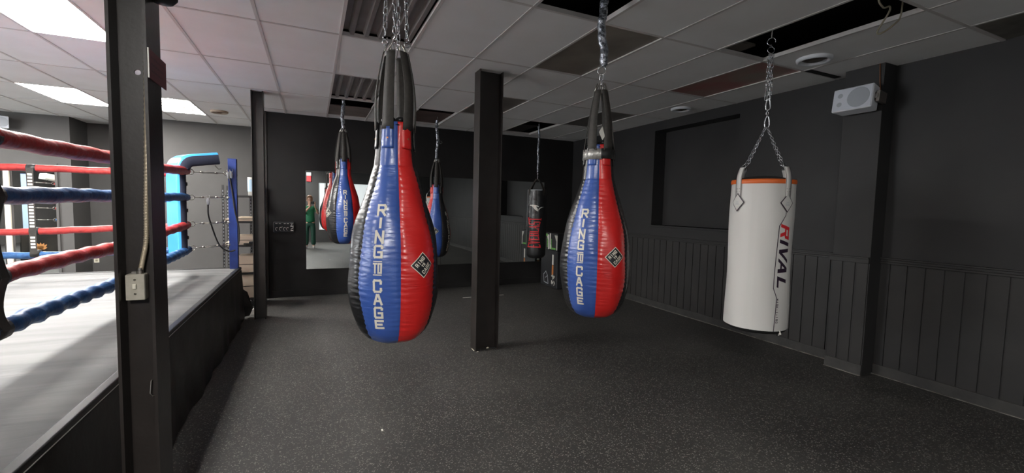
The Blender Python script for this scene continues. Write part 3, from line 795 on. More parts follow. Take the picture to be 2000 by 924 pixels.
# smooth profile samples along arc
def smooth_prof():
    pts = smooth_path([(r, z, 0) for z, r in PROF[2:]], 6)
    return [(max(p.x, .001), p.y) for p in pts]
SP = smooth_prof()
def sp_r(z):
    best = None
    for (r0, z0), (r1, z1) in zip(SP[:-1], SP[1:]):
        if z1 <= z <= z0 and z0 > z1: return r0+(r1-r0)*(z0-z)/(z0-z1)
    return SP[0][0] if z > 1.9 else .05
def body_r(r, z, phi, seam0, seed):
    """phi in deg, seams every 60 deg from seam0"""
    d = ((phi-seam0+30) % 60)-30            # signed distance to nearest seam in deg
    crease = math.exp(-(d/3.0)**2)
    amp = min(1, r/.2)
    pk = math.exp(-(abs(d)/12.0)**1.2)*math.sin(z*2*PI/.028+math.sin(z*31+seed)*1.6+(1.2 if d > 0 else 0))   # puckers by the seams
    bulge = .010*math.cos(d/30*PI/1.0)*-1*amp*.6
    big = .004*math.sin(z*17+phi*.05+seed)*math.sin(phi*.09+seed*2)*amp
    return r + bulge - .007*crease*amp + .0032*pk*amp*(1 if z < 1.75 else .5) + big
def teardrop(label, X, Y, dz, seam_br, cols, text_panels, logo_panels, seed, top_style, group='teardrop punch bags'):
    """cols: dict phi-centre order; panels start at seam_br and go +60 each; cols[k] material for panel k (k=0: right of seam_br)"""
    beta = math.atan2(-Y, -X) + PI/2
    t = thing('teardrop_bag', label, 'punching bag', (X, Y, .802+dz), beta, group)
    def S(phi, z, off=0.0, r=None):
        rr = body_r(r if r is not None else sp_r(z), z, phi, seam_br, seed) + off
        a = math.radians(phi)-PI/2
        return (rr*math.cos(a), rr*math.sin(a), z-.802)
    names = {M_blue: 'blue', M_red: 'red', M_black: 'black'}
    nseg = 22
    for k in range(6):
        m = MB(); vs = []; a0 = seam_br+60*k
        # resample the profile densely
        rows = []
        for (r0, z0), (r1, z1) in zip(SP[:-1], SP[1:]):
            L = math.hypot(r1-r0, z1-z0); n = max(1, int(L/.0075))
            for q in range(n): rows.append((r0+(r1-r0)*q/n, z0+(z1-z0)*q/n))
        rows.append(SP[-1])
        for (r, z) in rows:
            for q in range(nseg+1): vs.append(S(a0+60*q/nseg, z, 0, r))
        n = nseg+1
        m.add(vs, [(i*n+q, i*n+q+1, (i+1)*n+q+1, (i+1)*n+q) for i in range(len(rows)-1) for q in range(nseg)])
        p = m.build('panel', cols[k], t, smooth=True); p['label'] = names[cols[k]]+' vinyl panel'
        cen = a0+30
        if k in text_panels:
            m = MB()
            def fm(u, v): 
                r = sp_r(v); return S(cen+2-math.degrees(0)+math.degrees(u/max(r, .08)), v, .0025)
            zt = 1.572; px = .00262
            spans = [('R',392.5,416),('I',419,440),('N',444,470),('G',472,498),('TO',503,531.5),('C',539,565.6),('A',568,591),('G',594,618.6),('E',621.6,641)]
            for ch, ya, yb in spans:
                z1 = zt-(ya-392.5)*px; z0 = zt-(yb-392.5)*px; h = z1-z0; wd = .047; th = .0115
                if ch == 'TO':
                    stroke(m, (-wd/2+.004, z1-.003), (wd/2-.004, z1-.003), .005, fm); stroke(m, (-wd/2+.004, z0+.003), (wd/2-.004, z0+.003), .005, fm)
                    glyph(m, 'T', -wd/2, z0+.010, .023, h-.020, .0085, fm); glyph(m, 'O', .001, z0+.010, .022, h-.020, .0085, fm)
                elif ch == 'I': glyph(m, 'I', -wd/2, z0, wd, h, .0125, fm)
                else: glyph(m, ch, -wd/2, z0, wd, h, th, fm)
            m.build('lettering', M_letter, t)
        if k in logo_panels:
            zc = 1.255; s = .047
            def fmo(offn):
                def fm2(u, v):
                    # rotate 45deg
                    x = (u-v)*.7071; y = (u+v)*.7071
                    z = zc+y; return S(cen-2+math.degrees(x/.235), z, offn)
                return fm2
            m = MB()
            grid_rect(m, -s, s, -s, s, fmo(.003), 0, .012)
            for a, b in (((-s,-s),(s,-s)),((s,-s),(s,s)),((s,s),(-s,s)),((-s,s),(-s,-s))): stroke(m, a, b, .004, fmo(.0042), 1)
            for row, (wd_, y0, hh) in zip(('RING','TO','CAGE'), ((.070,.014,.022),(.026,-.008,.016),(.070,-.037,.022))):
                n_ = len(row); cw = wd_/n_
                for q, ch in enumerate(row):
                    glyph(m, ch, -wd_/2+q*cw+.0015, y0, cw-.003, hh, .0042, fmo(.0042), 1)
            pch = m.build('logo_patch', [mat_logo, M_letter], t); pch['label'] = 'black diamond emblem patch with pale lettering'
        # strap, tab and rivet at panel centre
        mt = MB(); 
        def ft(u, v): return S(cen+math.degrees(u/.098), v, .006)
        grid_rect(mt, -.030, .030, 1.872, 1.985, ft, 0, .013)
        tb = mt.build('tab', cols[k], t, solid=.004, smooth=True)
        mr = MB(); c = Vector(S(cen, 1.925, .009)); nrm = Vector((c.x, c.y, 0)).normalized(); u_ = Vector((-nrm.y, nrm.x, 0))
        vs = [tuple(c+nrm*.002)]+[tuple(c+u_*.006*math.cos(a)+Vector((0,0,.006*math.sin(a)))) for a in [2*PI*q/10 for q in range(10)]]
        mr.add(vs, [(0, 1+q, 1+(q+1)%10) for q in range(10)]); mr.build('rivet', M_copper, tb)
        ms = MB(); vs = []; n_ = 14; a = math.radians(cen)-PI/2; nr = Vector((math.cos(a), math.sin(a), 0)); tg = Vector((-nr.y, nr.x, 0))
        bow = .014+.010*math.sin(seed+k*2.1)
        for q in range(n_+1):
            s_ = q/n_; rr = .104*(1-s_)+top_style*s_+bow*math.sin(PI*s_)*1.2; z = 1.972+(2.395-1.972)*s_; hw = .032*(1-s_)+.024*s_*min(1, top_style/.05)
            vs += [tuple(nr*rr-tg*hw+Vector((0,0,z-.802))), tuple(nr*rr+tg*hw+Vector((0,0,z-.802)))]
        ms.add(vs, [(2*q, 2*q+1, 2*q+3, 2*q+2) for q in range(n_)])
        st = ms.build('strap', M_web, t, solid=.005, smooth=True)
        md = MB(); b0 = nr*top_style+Vector((0,0,2.39-.802)); tip = nr*top_style*.62+Vector((0,0,2.445-.802))
        md.tube([b0-tg*.021, b0+tg*.021, tip], .0042, 6, closed=True); md.build('d_ring', M_nickel, st, smooth=True)
    # top cap
    m = MB(); m.lathe([(.094, 1.995-.802), (.075, 2.02-.802), (.04, 2.03-.802), (.001, 2.033-.802)], 24)
    for q in range(6):
        a = q*1.05; m.lathe([(.001,-.015),(.022,-.010),(.026,.004),(.014,.016),(.001,.02)], 10, (.05*math.cos(a), .05*math.sin(a), 2.03-.802))
    m.build('drawstring_top', M_black, t, smooth=True)
    return t, S
mat_logo = mat('black_emblem', (.015,.015,.018), .5)
K, B, Rm = M_black, M_blue, M_red
# k=0: panel right of seam, k=5: panel left of it
b1, S1 = teardrop('nearest teardrop bag, blue and red, hanging on four chains left of the middle column', .421, 2.50, 0, 8, [Rm, K, B, Rm, K, B], [5, 2], [0, 3], 1.0, .064)
b2, S2 = teardrop('teardrop bag, blue and red, with duct tape round its neck, right of the middle column', 1.84, 2.573, 0, 4, [Rm, K, B, Rm, K, B], [5, 2], [0, 3], 2.3, .042)
b3, S3 = teardrop('farthest left teardrop bag, black, blue and red, in front of the wall mirror', .405, 6.72, .185, 35, [Rm, K, B, Rm, K, B], [5, 2], [4, 1], 3.1, .048)
b4, S4 = teardrop('teardrop bag partly hidden behind the nearest bag, red, blue and black', 1.89, 7.18, -.10, -35, [B, K, Rm, B, K, Rm], [1, 4], [0, 3], 4.4, .048)
# duct tape band on bag 2
m = MB(); vs = []; n = 40
for k in range(n+1):
    phi = -130+142*k/n
    for z in (1.912, 1.95, 1.984): vs.append(S2(phi, z, .0105+.002*math.sin(k*1.9+z*80)))
m.add(vs, [(i*3+q, i*3+q+1, (i+1)*3+q+1, (i+1)*3+q) for i in range(n) for q in range(2)])
o = m.build('duct_tape', M_tape, b2, solid=.002, smooth=True); o['label'] = 'silver duct tape wrapped round the neck'
m = MB(); vs = []
for k in range(n+1):
    phi = 8+224*k/n
    for z in (1.918, 1.95, 1.986): vs.append(S2(phi, z, .0125+.0015*math.sin(k*2.3+z*60)))
m.add(vs, [(i*3+q, i*3+q+1, (i+1)*3+q+1, (i+1)*3+q) for i in range(n) for q in range(2)])
o = m.build('duct_tape', M_rubber, b2, solid=.002, smooth=True); o['label'] = 'black tape wrapped round the neck'
m = MB(); m.add([(-.005,-.06,1.30),(.020,-.06,1.245),(.037,-.06,1.27),(.018,-.055,1.34)], [(0,1,2,3)])
o = m.build('care_tag', M_white, b2, solid=.002)

# chains for the bags
t = thing('hanging_chain', 'four silver chains holding the nearest teardrop bag', 'chain', (.421, 2.50, 2.43))
bz = math.atan2(-2.5, -.421)+PI/2
for q, (hx_, hy_) in enumerate(((-.056, .005), (-.016, -.050), (.022, .045), (.058, -.012))):
    a = math.degrees(math.atan2(hy_, hx_))
    a = math.radians(a); c = Vector((hx_, hy_, .03))
    top = Vector((c.x*.75, c.y*.75, 3.34-2.43))
    m = MB(); ring_mesh(m, c+Vector((0,0,-.012)), .014, .0055, (math.sin(a), math.cos(a), 0), a0=.5, a1=2*PI-.3); ring_mesh(m, c+Vector((0,0,.014)), .011, .0055, (math.sin(a), math.cos(a), 0), a0=-2, a1=2.6)
    m.build('s_hook', M_chrome, t, smooth=True)
    chain(t, c+Vector((0,0,.025)), top, LINKS, .050, .0065, .5)

def wrapped(label, X, Y, z0, z1, r, seed, tail=True, name='wrapped_chain'):
    t = thing(name, label, 'chain', (X, Y, z0), 0)
    m = MB(); n = int((z1-z0)/.008)
    pts = [(r*.35*math.sin(i*.11+seed), r*.35*math.cos(i*.09+seed*2), (z1-z0)*i/n) for i in range(n+1)]
    def rr(i, a):
        s = math.sin(i*.42-a*1.0+seed)+.6*math.sin(i*.9+a*2+seed*3)+.5*math.sin(i*.23+a*3)
        return r*(1+.20*s*.6)*(0.5 if i < 2 else 1)
    m.tube(pts, rr, 14); m.build('wrapping', M_foil, t, smooth=True)
    return t
t = wrapped('chain wrapped in shiny silver film above the right teardrop bag', 1.84, 2.573, 2.56, 3.34, .028, 1.2)
m = MB(); ring_mesh(m, (0,0,-.025), .028, .006, (.6,.8,0)); m.build('ring', M_chrome, t, smooth=True)
chain(t, (0,0,-.05), (0,0,-.130), LINKB, .058, .0075)
t = wrapped('silver wrapped chain above the farthest left teardrop bag', .405, 6.72, 2.62, 3.34, .026, 2.2)
m = MB()
for a in (0, 2.1, 4.2): m.tube([(.005*math.cos(a),.005*math.sin(a),.01),(.035*math.cos(a),.035*math.sin(a),-.035)], .007, 6)
m.build('clip', M_chrome, t, smooth=True)
t = wrapped('silver wrapped chain above the teardrop bag behind the nearest bag', 1.89, 7.18, 2.34, 2.98, .024, 3.5)
m = MB()
for a in (0, 2.1, 4.2): m.tube([(.005*math.cos(a),.005*math.sin(a),.01),(.035*math.cos(a),.035*math.sin(a),-.035)], .007, 6)
m.tube([(0,0,.60),(0,0,1.0)], .004, 6); ring_mesh(m, (.06,0,.28), .022, .005, (0,1,0))
m.build('clip', M_chrome, t, smooth=True)

# ---- white cylindrical bag -----------------------------------------------------
RVX, RVY, RVZ0, RVZ1, RVR = 3.48, 2.50, .600, 1.845, .238
t = thing('cylindrical_bag', 'tall white cylindrical bag with orange rim hanging near the right wall', 'punching bag', (RVX, RVY, RVZ0), math.atan2(-RVY, -RVX)+PI/2)
H = RVZ1-RVZ0
def SR(phi, z, off=0.0):
    a = math.radians(phi)-PI/2; h = (z-RVZ0)/H
    r = RVR*(1+.010*math.sin(h*9+1)*(h < .95)+.012*(1-h)) + off + .0022*math.sin(phi*.10+z*7)
    r -= .003*math.exp(-((phi+12)/2.5)**2)   # vertical seam
    return (r*math.cos(a), r*math.sin(a), z-RVZ0)
m = MB(); vs = []; n = 90; rows = [RVZ0+.012+(H-.045)*k/50 for k in range(51)]
for z in rows:
    for k in range(n): vs.append(SR(360*k/n-180, z))
m.add(vs, [(i*n+k, i*n+(k+1)%n, (i+1)*n+(k+1)%n, (i+1)*n+k) for i in range(50) for k in range(n)])
m.build('shell', M_rivalw, t, smooth=True)
m = MB(); vs = []
for z, o_ in ((RVZ1-.036,.003),(RVZ1-.018,.007),(RVZ1+.0,.003),(RVZ1+.001,-.008)):
    for k in range(n): vs.append(SR(360*k/n-180, z, o_))
m.add(vs, [(i*n+k, i*n+(k+1)%n, (i+1)*n+(k+1)%n, (i+1)*n+k) for i in range(3) for k in range(n)])
m.build('rim', M_orange, t, smooth=True)
m = MB(); m.lathe([(RVR-.006, H-.004), (RVR*.8, H+.012), (RVR*.5, H+.030), (.001, H+.034)], 40); m.build('top', M_rubber, t, smooth=True)
m = MB(); m.lathe([(RVR+.001, .016), (RVR-.004, -.004), (RVR*.9, -.018), (RVR*.5, -.026), (.001, -.028)], 60)
m.build('base', M_rubber, t, smooth=True)
m = MB(); c = Vector(SR(48, RVZ0+.01)); m.tube([c+Vector((0,0,.01)), c+Vector((.008,-.01,-.02)), c+Vector((-.006,-.012,-.03)), c+Vector((.004,-.01,-.006))], .005, 8); m.build('knot', M_white, t, smooth=True)
for k, phi in enumerate((-45, 46, 135, -135)):
    a = math.radians(phi)-PI/2; nr = Vector((math.cos(a), math.sin(a), 0)); tg = Vector((-nr.y, nr.x, 0))
    ms = MB(); vs = []; path = [(RVR+.006, 1.70), (RVR+.008, 1.80), (RVR+.007, 1.86), (RVR-.003, 1.905), (RVR-.020, 1.945)]
    pts = smooth_path([(r, z, 0) for r, z in path], 4)
    for p in pts: vs += [tuple(nr*p.x-tg*.026+Vector((0,0,p.y-RVZ0))), tuple(nr*p.x+tg*.026+Vector((0,0,p.y-RVZ0)))]
    ms.add(vs, [(2*q, 2*q+1, 2*q+3, 2*q+2) for q in range(len(pts)-1)])
    st = ms.build('strap', M_rivalw, t, solid=.005, smooth=True)
    me2 = MB()
    for sg_ in (-1, 1):
        vs = []
        for p in pts: vs += [tuple(nr*(p.x+.0035)+tg*sg_*.0235+Vector((0,0,p.y-RVZ0))), tuple(nr*(p.x+.0035)+tg*sg_*.0275+Vector((0,0,p.y-RVZ0)))]
        me2.add(vs, [(2*q, 2*q+1, 2*q+3, 2*q+2) for q in range(len(pts)-1)])
        me2.build('edge_binding', M_purple, st); me2 = MB()
    # diamond reinforcement with a dark edge
    me_ = MB(); fd = lambda s_, o_: (lambda u, v: SR(phi+math.degrees(u/RVR), 1.655+v, o_))
    def diamond(mbb, hw, hh, o_, mi):
        q = 6; vs = [fd(0, o_)(0, 0)]
        cs = [(0,-hh),(hw,0),(0,hh),(-hw,0)]; ring = []
        for (x0,y0),(x1,y1) in zip(cs, cs[1:]+cs[:1]):
            for s_ in range(q): ring.append((x0+(x1-x0)*s_/q, y0+(y1-y0)*s_/q))
        vs += [fd(0, o_)(u*.5, v*.5) for u, v in ring]+[fd(0, o_)(u, v) for u, v in ring]; N_ = len(ring)
        mbb.add(vs, [(0, 1+i, 1+(i+1)%N_) for i in range(N_)]+[(1+i, 1+N_+i, 1+N_+(i+1)%N_, 1+(i+1)%N_) for i in range(N_)], mi)
    diamond(me_, .064, .078, .009, 0); diamond(me_, .055, .067, .0105, 1)
    fl_ = fd(0, .0115)
    for (x0, x1, z) in ((-.016,.016,-.008),(-.012,.012,.004),(-.020,.020,-.018)): stroke(me_, (x0, z), (x1, z), .003, fl_, 2)
    me_.build('diamond_patch', [M_purple, M_rivalw, M_grille], t)
    for (u, v) in ((-.012,1.745),(.012,1.745),(-.012,1.770),(.012,1.770)):
        m = MB(); p = nr*(RVR+.0115)+tg*u+Vector((0,0,v-RVZ0)); m.tube([p-nr*.002, p+nr*.0012], .003, 8); m.build('rivet', M_nickel, st)
    m = MB()
    p = nr*(RVR-.020)+Vector((0,0,1.943-RVZ0)); tip = nr*(RVR-.058)+Vector((0,0,1.985-RVZ0))
    m.tube([p-tg*.028, p+tg*.028, tip], .0045, 6, closed=True); m.build('d_ring', M_chrome, st, smooth=True)
# printed outline + RIVAL lettering
m = MB(); fo = lambda u, v: SR(math.degrees(u/RVR), v, .002)
ln = [(46,1.575),(45,1.555),(33,1.47),(29.5,.965),(37,.885),(33.5,.615)]
ln = [(math.radians(a)*RVR, z) for a, z in ln]
for a, b in zip(ln[:-1], ln[1:]): stroke(m, a, b, .006, fo)
m.build('outline_print', M_purple, t)
# reading downwards: text x -> -z, text y -> +phi
m = MB(); x = 0
ft = lambda u, v: SR(36+math.degrees(v/RVR), 1.488-u*1.13, .0022)
Hh = .088
def shape(pts, mi):
    # polygon split finely by mapping each vertex (small enough to stay on the surface)
    poly(m, pts, ft, mi)
def bar(a, b, th, mi):
    stroke(m, a, b, th, ft, mi, ext=0)
sl = .30
def P2(u, v): return (u - 0 + sl*(v), v)
def slb(u0, v0, u1, v1, th, mi):
    # slanted bar as parallelogram grid
    n_ = 8; vs = []
    for i in range(n_+1):
        s_ = i/n_; uu = u0+(u1-u0)*s_; vv = v0+(v1-v0)*s_
        vs += [ft(uu+sl*vv, vv), ft(uu+th+sl*vv, vv)]
    m.add(vs, [(2*i, 2*i+1, 2*i+3, 2*i+2) for i in range(n_)], mi)
# R
slb(0, 0, 0, Hh, .024, 0); slb(.068, Hh*.48, .068, Hh, .022, 0)
for v0 in (Hh-.017, Hh*.44): 
    vs = []
    for i in range(9):
        uu = .02+.06*i/8; vs += [ft(uu+sl*v0, v0), ft(uu+sl*(v0+.015), v0+.015)]
    m.add(vs, [(2*i, 2*i+1, 2*i+3, 2*i+2) for i in range(8)], 0)
slb(.070, 0, .042, Hh*.5, .026, 0)
# I V A L
slb(.110, 0, .110, Hh, .026, 1)
slb(.185, 0, .150, Hh, .026, 1); slb(.185, 0, .232, Hh, .024, 1)
slb(.245, 0, .290, Hh, .024, 1); slb(.325, 0, .292, Hh, .028, 1)
vs = []
for i in range(9):
    uu = .275+.05*i/8; vs += [ft(uu+sl*.022, .022), ft(uu+sl*.036, .036)]
m.add(vs, [(2*i, 2*i+1, 2*i+3, 2*i+2) for i in range(8)], 1)
slb(.375, 0, .375, Hh, .026, 1)
vs = []
for i in range(9):
    uu = .395+.06*i/8; vs += [ft(uu+sl*0, 0), ft(uu+sl*.016, .016)]
m.add(vs, [(2*i, 2*i+1, 2*i+3, 2*i+2) for i in range(8)], 1)
# accent sweep beside the letters
for i in range(7): pass
m.build('brand_lettering', [M_everred, M_purple], t)
m = MB(); fk = lambda u, v: SR(38.5+math.degrees(v/RVR), .880-u*.92, .0022); x = 0
for ch in 'MARK-I-180':
    glyph(m, ch, x, -.008, .015, .019, .0038, fk); x += .0225
m.build('small_lettering', M_purple, t)
# rival chains
t = thing('hanging_chain', 'doubled silver chain and snap hooks holding the white bag', 'chain', (RVX, RVY, 2.30))
br = math.atan2(-RVY, -RVX)+PI/2
for phi in (-45, 46, 135, -135):
    a = math.radians(phi)-PI/2+br; d = Vector((math.cos(a), math.sin(a), 0))
    chain(t, d*.180+Vector((0,0,-.318)), d*.008+Vector((0,0,-.01)), LINKS2, .036, .005, .3)
def snap(t, z, L=.085):
    m = MB(); pts = [(-.010,0,z),(.010,0,z),(.020,0,z+L*.25),(.012,0,z+L),(-.004,0,z+L),(-.014,0,z+L*.5)]
    ca, sa = math.cos(br), math.sin(br)
    pts = [(p[0]*ca, p[0]*sa, p[2]) for p in smooth_path(pts+[pts[0]], 5)][:-1]
    m.tube(pts, .0052, 8, closed=True); m.build('snap_hook', M_chrome, t, smooth=True)
snap(t, -.010); chain(t, (0,0,.07), (0,0,.14), LINKS2, .036, .005); snap(t, .135)
for s in (-1, 1, 0):
    chain(t, (s*.016*math.cos(br), s*.016*math.sin(br), .215), (s*.013*math.cos(br)+.004, s*.013*math.sin(br), .60), LINKS, .050, .0065, .6)
m = MB(); ring_mesh(m, (0,0,.625), .026, .007, (math.sin(br+.4), -math.cos(br+.4), 0)); m.build('ring', M_chrome, t, smooth=True)
m = MB(); nr_ = (math.sin(br), -math.cos(br), 0); ring_mesh(m, (0,0,.695), .030, .009, nr_, a0=.3, a1=2*PI-.7); m.tube([(0,0,.72),(0,0,1.04)], .006, 8); m.build('ceiling_hook', M_chrome, t, smooth=True)

# ---- black slim bag ------------------------------------------------------------
EX, EY, EZ0, EZ1, ER = 3.60, 6.82, .69, 1.885, .176
t = thing('cylindrical_bag', 'slim black cylindrical bag with red lettering, hanging in the far right corner', 'punching bag', (EX, EY, EZ0), math.atan2(-EY, -EX)+PI/2)
HE = EZ1-EZ0
def SE(phi, z, off=0.0):
    a = math.radians(phi)-PI/2; h = (z-EZ0)/HE
    r = ER*(.97+.05*math.sin(PI*min(1,max(0,1-h))**.8)*.6)+off+.0015*math.sin(z*33+phi*.03)
    if h < .06: r -= .05*(1-h/.06)**2
    return (r*math.cos(a), r*math.sin(a), z-EZ0)
m = MB(); n = 60; vs = []; rows = [EZ0+HE*k/60 for k in range(61)]
for z in rows:
    for k in range(n): vs.append(SE(360*k/n-180, z))
m.add(vs, [(i*n+k, i*n+(k+1)%n, (i+1)*n+(k+1)%n, (i+1)*n+k) for i in range(60) for k in range(n)])
m.add([vs[k] for k in range(n)], [tuple(range(n))]); m.add([vs[60*n+k] for k in range(n)], [tuple(range(n))])
m.build('shell', M_black, t, smooth=True)
m = MB(); n = 40; vs = []
for k in range(n+1):
    for z in (EZ1-.012, EZ1): vs.append(SE(-50+80*k/n, z, .002))
m.add(vs, [(i*2, i*2+1, i*2+3, i*2+2) for i in range(n)]); m.build('rim_stripe', M_grille, t)
for k in range(4):
    a = math.radians(-50+90*k)-PI/2; nr = Vector((math.cos(a), math.sin(a), 0)); tg = Vector((-nr.y, nr.x, 0))
    m = MB(); vs = []
    for (r, z, hw) in ((ER*.98, HE-.09, .022), (ER*.99, HE-.005, .022), (ER*.6, HE+.10, .020), (.03, HE+.19, .014)):
        vs += [tuple(nr*r-tg*hw+Vector((0,0,z))), tuple(nr*r+tg*hw+Vector((0,0,z)))]
    m.add(vs, [(0,1,3,2),(2,3,5,4),(4,5,7,6)]); m.build('strap', M_web, t, solid=.004)
# EVERLAST reading upwards: text x -> +z, text y(up) -> -phi
m = MB(); z_lo, z_hi = .875, 1.405; TL = z_hi-z_lo
def fe(u, v):   # u 0..1 along, v -1..1 across
    flare = .70+.55*abs(u-.5)**1.4*2.2
    return SE(-13-(v*math.degrees(.115*flare/ER)), z_lo+u*TL, .003)
def eb(u0, v0, u1, v1, th): stroke(m, (u0, v0), (u1, v1), th, fe, ext=0, step=.06)
word = 'EVERLAST'; cw = 1/8
for q, ch in enumerate(word):
    u0 = q*cw+.008; u1 = (q+1)*cw-.008; uw = u1-u0; s_ = .034
    def vbar(u): grid_rect(m, u-s_/2, u+s_/2, -1, 1, fe, step=.08)
    def hb(v, a, b, th=.16): grid_rect(m, a, b, v-th/2, v+th/2, fe, step=.08)
    if ch == 'E': vbar(u0+s_*.5+.006); hb(.92, u0, u1); hb(-.92, u0, u1); hb(0, u0, u1-.02); grid_rect(m, u1-.012, u1, .65, 1, fe, step=.1); grid_rect(m, u1-.012, u1, -1, -.65, fe, step=.1)
    if ch == 'L': vbar(u0+s_*.5+.006); hb(-.92, u0, u1); hb(.94, u0-.004, u0+s_+.014, .1); grid_rect(m, u1-.014, u1, -1, -.55, fe, step=.1)
    if ch == 'T': vbar((u0+u1)/2); hb(.92, u0, u1); hb(-.95, u0+.02, u1-.02, .1); grid_rect(m, u0, u0+.012, .6, 1, fe, step=.1); grid_rect(m, u1-.012, u1, .6, 1, fe, step=.1)
    if ch == 'R': vbar(u0+s_*.5+.004); hb(.92, u0, u1-.01); hb(.02, u0, u1-.01); grid_rect(m, u1-.030, u1-.004, .05, .95, fe, step=.08); grid_rect(m, u1-.034, u1-.004, -1, .0, fe, step=.08); hb(-.95, u0-.004, u1+.004, .1)
    if ch == 'V':
        for (a, b, th) in ((u0+.014, (u0+u1)/2, .030), (u1-.012, (u0+u1)/2, .018)):
            vs = []
            for i in range(11):
                s2 = i/10; uu = a+(b-a)*s2; vs += [fe(uu-th/2, 1-2*s2), fe(uu+th/2, 1-2*s2)]
            m.add(vs, [(2*i, 2*i+1, 2*i+3, 2*i+2) for i in range(10)])
        hb(.95, u0, u0+.045, .1); hb(.95, u1-.035, u1, .1)
    if ch == 'A':
        for (a, b, th) in ((u0+.010, (u0+u1)/2, .018), (u1-.016, (u0+u1)/2, .030)):
            vs = []
            for i in range(11):
                s2 = i/10; uu = a+(b-a)*s2; vs += [fe(uu-th/2, -1+2*s2), fe(uu+th/2, -1+2*s2)]
            m.add(vs, [(2*i, 2*i+1, 2*i+3, 2*i+2) for i in range(10)])
        hb(-.25, u0+.02, u1-.02, .14); hb(-.95, u0, u0+.03, .1); hb(-.95, u1-.045, u1, .1)
    if ch == 'S':
        hb(.92, u0+.01, u1-.01); hb(-.92, u0+.01, u1-.01); hb(0, u0+.01, u1-.01, .2); grid_rect(m, u0+.004, u0+.032, .05, .9, fe, step=.08); grid_rect(m, u1-.032, u1-.004, -.9, -.05, fe, step=.08)
        grid_rect(m, u1-.018, u1-.004, .5, 1, fe, step=.08); grid_rect(m, u0+.004, u0+.018, -1, -.5, fe, step=.08)
m.build('brand_lettering', M_everred, t)
m = MB(); fl_ = lambda u, v: SE(-6+math.degrees(u/ER), 1.56+v, .003)
def tri_fan(pts):
    # triangulate polygon given as two edges (left list, right list)
    vs = []
    for (a, b) in pts: vs += [fl_(*a), fl_(*b)]
    m.add(vs, [(2*i, 2*i+1, 2*i+3, 2*i+2) for i in range(len(pts)-1)])
tri_fan([((-.115,.050),(-.115,.052)),((-.085,.045),(-.070,.062)),((-.050,.020),(-.030,.060)),((-.020,-.015),(.0,.040)),((.02,-.045),(.03,-.005)),((.045,-.050),(.045,-.048))])
tri_fan([((.035,-.045),(.040,-.025)),((.075,-.002),(.065,.012)),((.11,.018),(.10,.026)),((.145,.024),(.145,.026))])
tri_fan([((-.030,.040),(-.030,.060)),((.02,.032),(.02,.052)),((.05,.030),(.05,.040))])
m.build('crescent_emblem', M_white, t)
wrapped('silver wrapped chain above the slim black bag', EX, EY, 2.18, 2.99, .020, 5.0)
t = thing('hanging_chain', 'thin dark chain between silver wrapping and the slim black bag', 'chain', (EX, EY, 2.07))
chain(t, (0,0,0), (0,0,.13), LINKS2, .036, .005)
chain(t, (0,0,.90), (0,0,1.27), LINKS2, .036, .005)

# ------------------------------------------------------------------ BACK WALL ITEMS
def mirror(lab, x0, x1, y, z0, z1):
    t = thing('wall_mirror', lab, 'mirror', ((x0+x1)/2, y, z0)); h = (x1-x0)/2
    MB().box(-h, h, -.006, 0, 0, z1-z0).build('glass', M_mirror, t)
    m = MB(); m.box(-h, h, -.010, -.0, -.012, 0); m.box(-h, h, -.009, 0, z1-z0, z1-z0+.008); m.build('channel', M_rubber, t)
mirror('large frameless mirror on the black back wall behind the bags, left section', -.100, 2.20, YB-.004, .455, 2.10)
mirror('frameless mirror on the black back wall behind the column and slim bag, right section', 2.205, 4.40, YB-.004, .455, 2.10)
# timer box
t = thing('wall_timer', 'small black interval timer box mounted left of the wall mirror', 'timer', (-.425, YB, 1.08))
MB().box(-.146, .146, -.07, 0, 0, .165).build('case', mat('dark_grey_plastic', (.09,.09,.10), .4), t, bevel=.006)
m = MB(); fm = lambda u, v: (u, -.0715, v)
for x in (-.105, -.055, .015, .06): stroke(m, (x-.012, .142), (x+.012, .142), .007, fm)
for x in (-.10, -.045, .012, .055):
    pts = [(x+.018*math.cos(a), .055+.024*math.sin(a)) for a in [1.0+k*.5 for k in range(8)]]
    for a, b in zip(pts[:-1], pts[1:]): stroke(m, a, b, .007, fm)
stroke(m, (-.06, .082), (-.02, .088), .006, fm); stroke(m, (.10, .145), (.135, .145), .006, fm); stroke(m, (.10, .10), (.135, .10), .010, fm)
stroke(m, (.105, .05), (.135, .075), .007, fm); stroke(m, (.105, .03), (.13, .03), .012, fm); stroke(m, (.105, .115), (.12, .13), .006, fm)
m.build('front_markings', M_white, t)
m = MB(); m.box(-.143, .143, -.0708, -.0700, .004, .161); m.build('front_panel', mat('black_gloss_panel', (.02,.02,.022), .2), t)

# plyo box + small boxes -------------------------------------------------------
t = thing('plyometric_box', 'large black foam jump box marked 24 in the far right corner', 'foam box', (4.29, 7.23, 0))
MB().box(0, .50, 0, .66, 0, .745).build('foam_body', M_foam, t, bevel=.02, seg=3)
M_orl = mat('orange_label', (.60,.22,.06), .5)
m = MB(); MBf = lambda u, v: (-.0015, u, v)   # -X face, u along Y ; seen with +Y to the left
grid_rect(m, .135, .195, .46, .66, MBf, 0, .1); grid_rect(m, .135, .195, .26, .45, MBf, 1, .1)
m.build('label_stripe', [M_white, M_orl], t); m = MB()
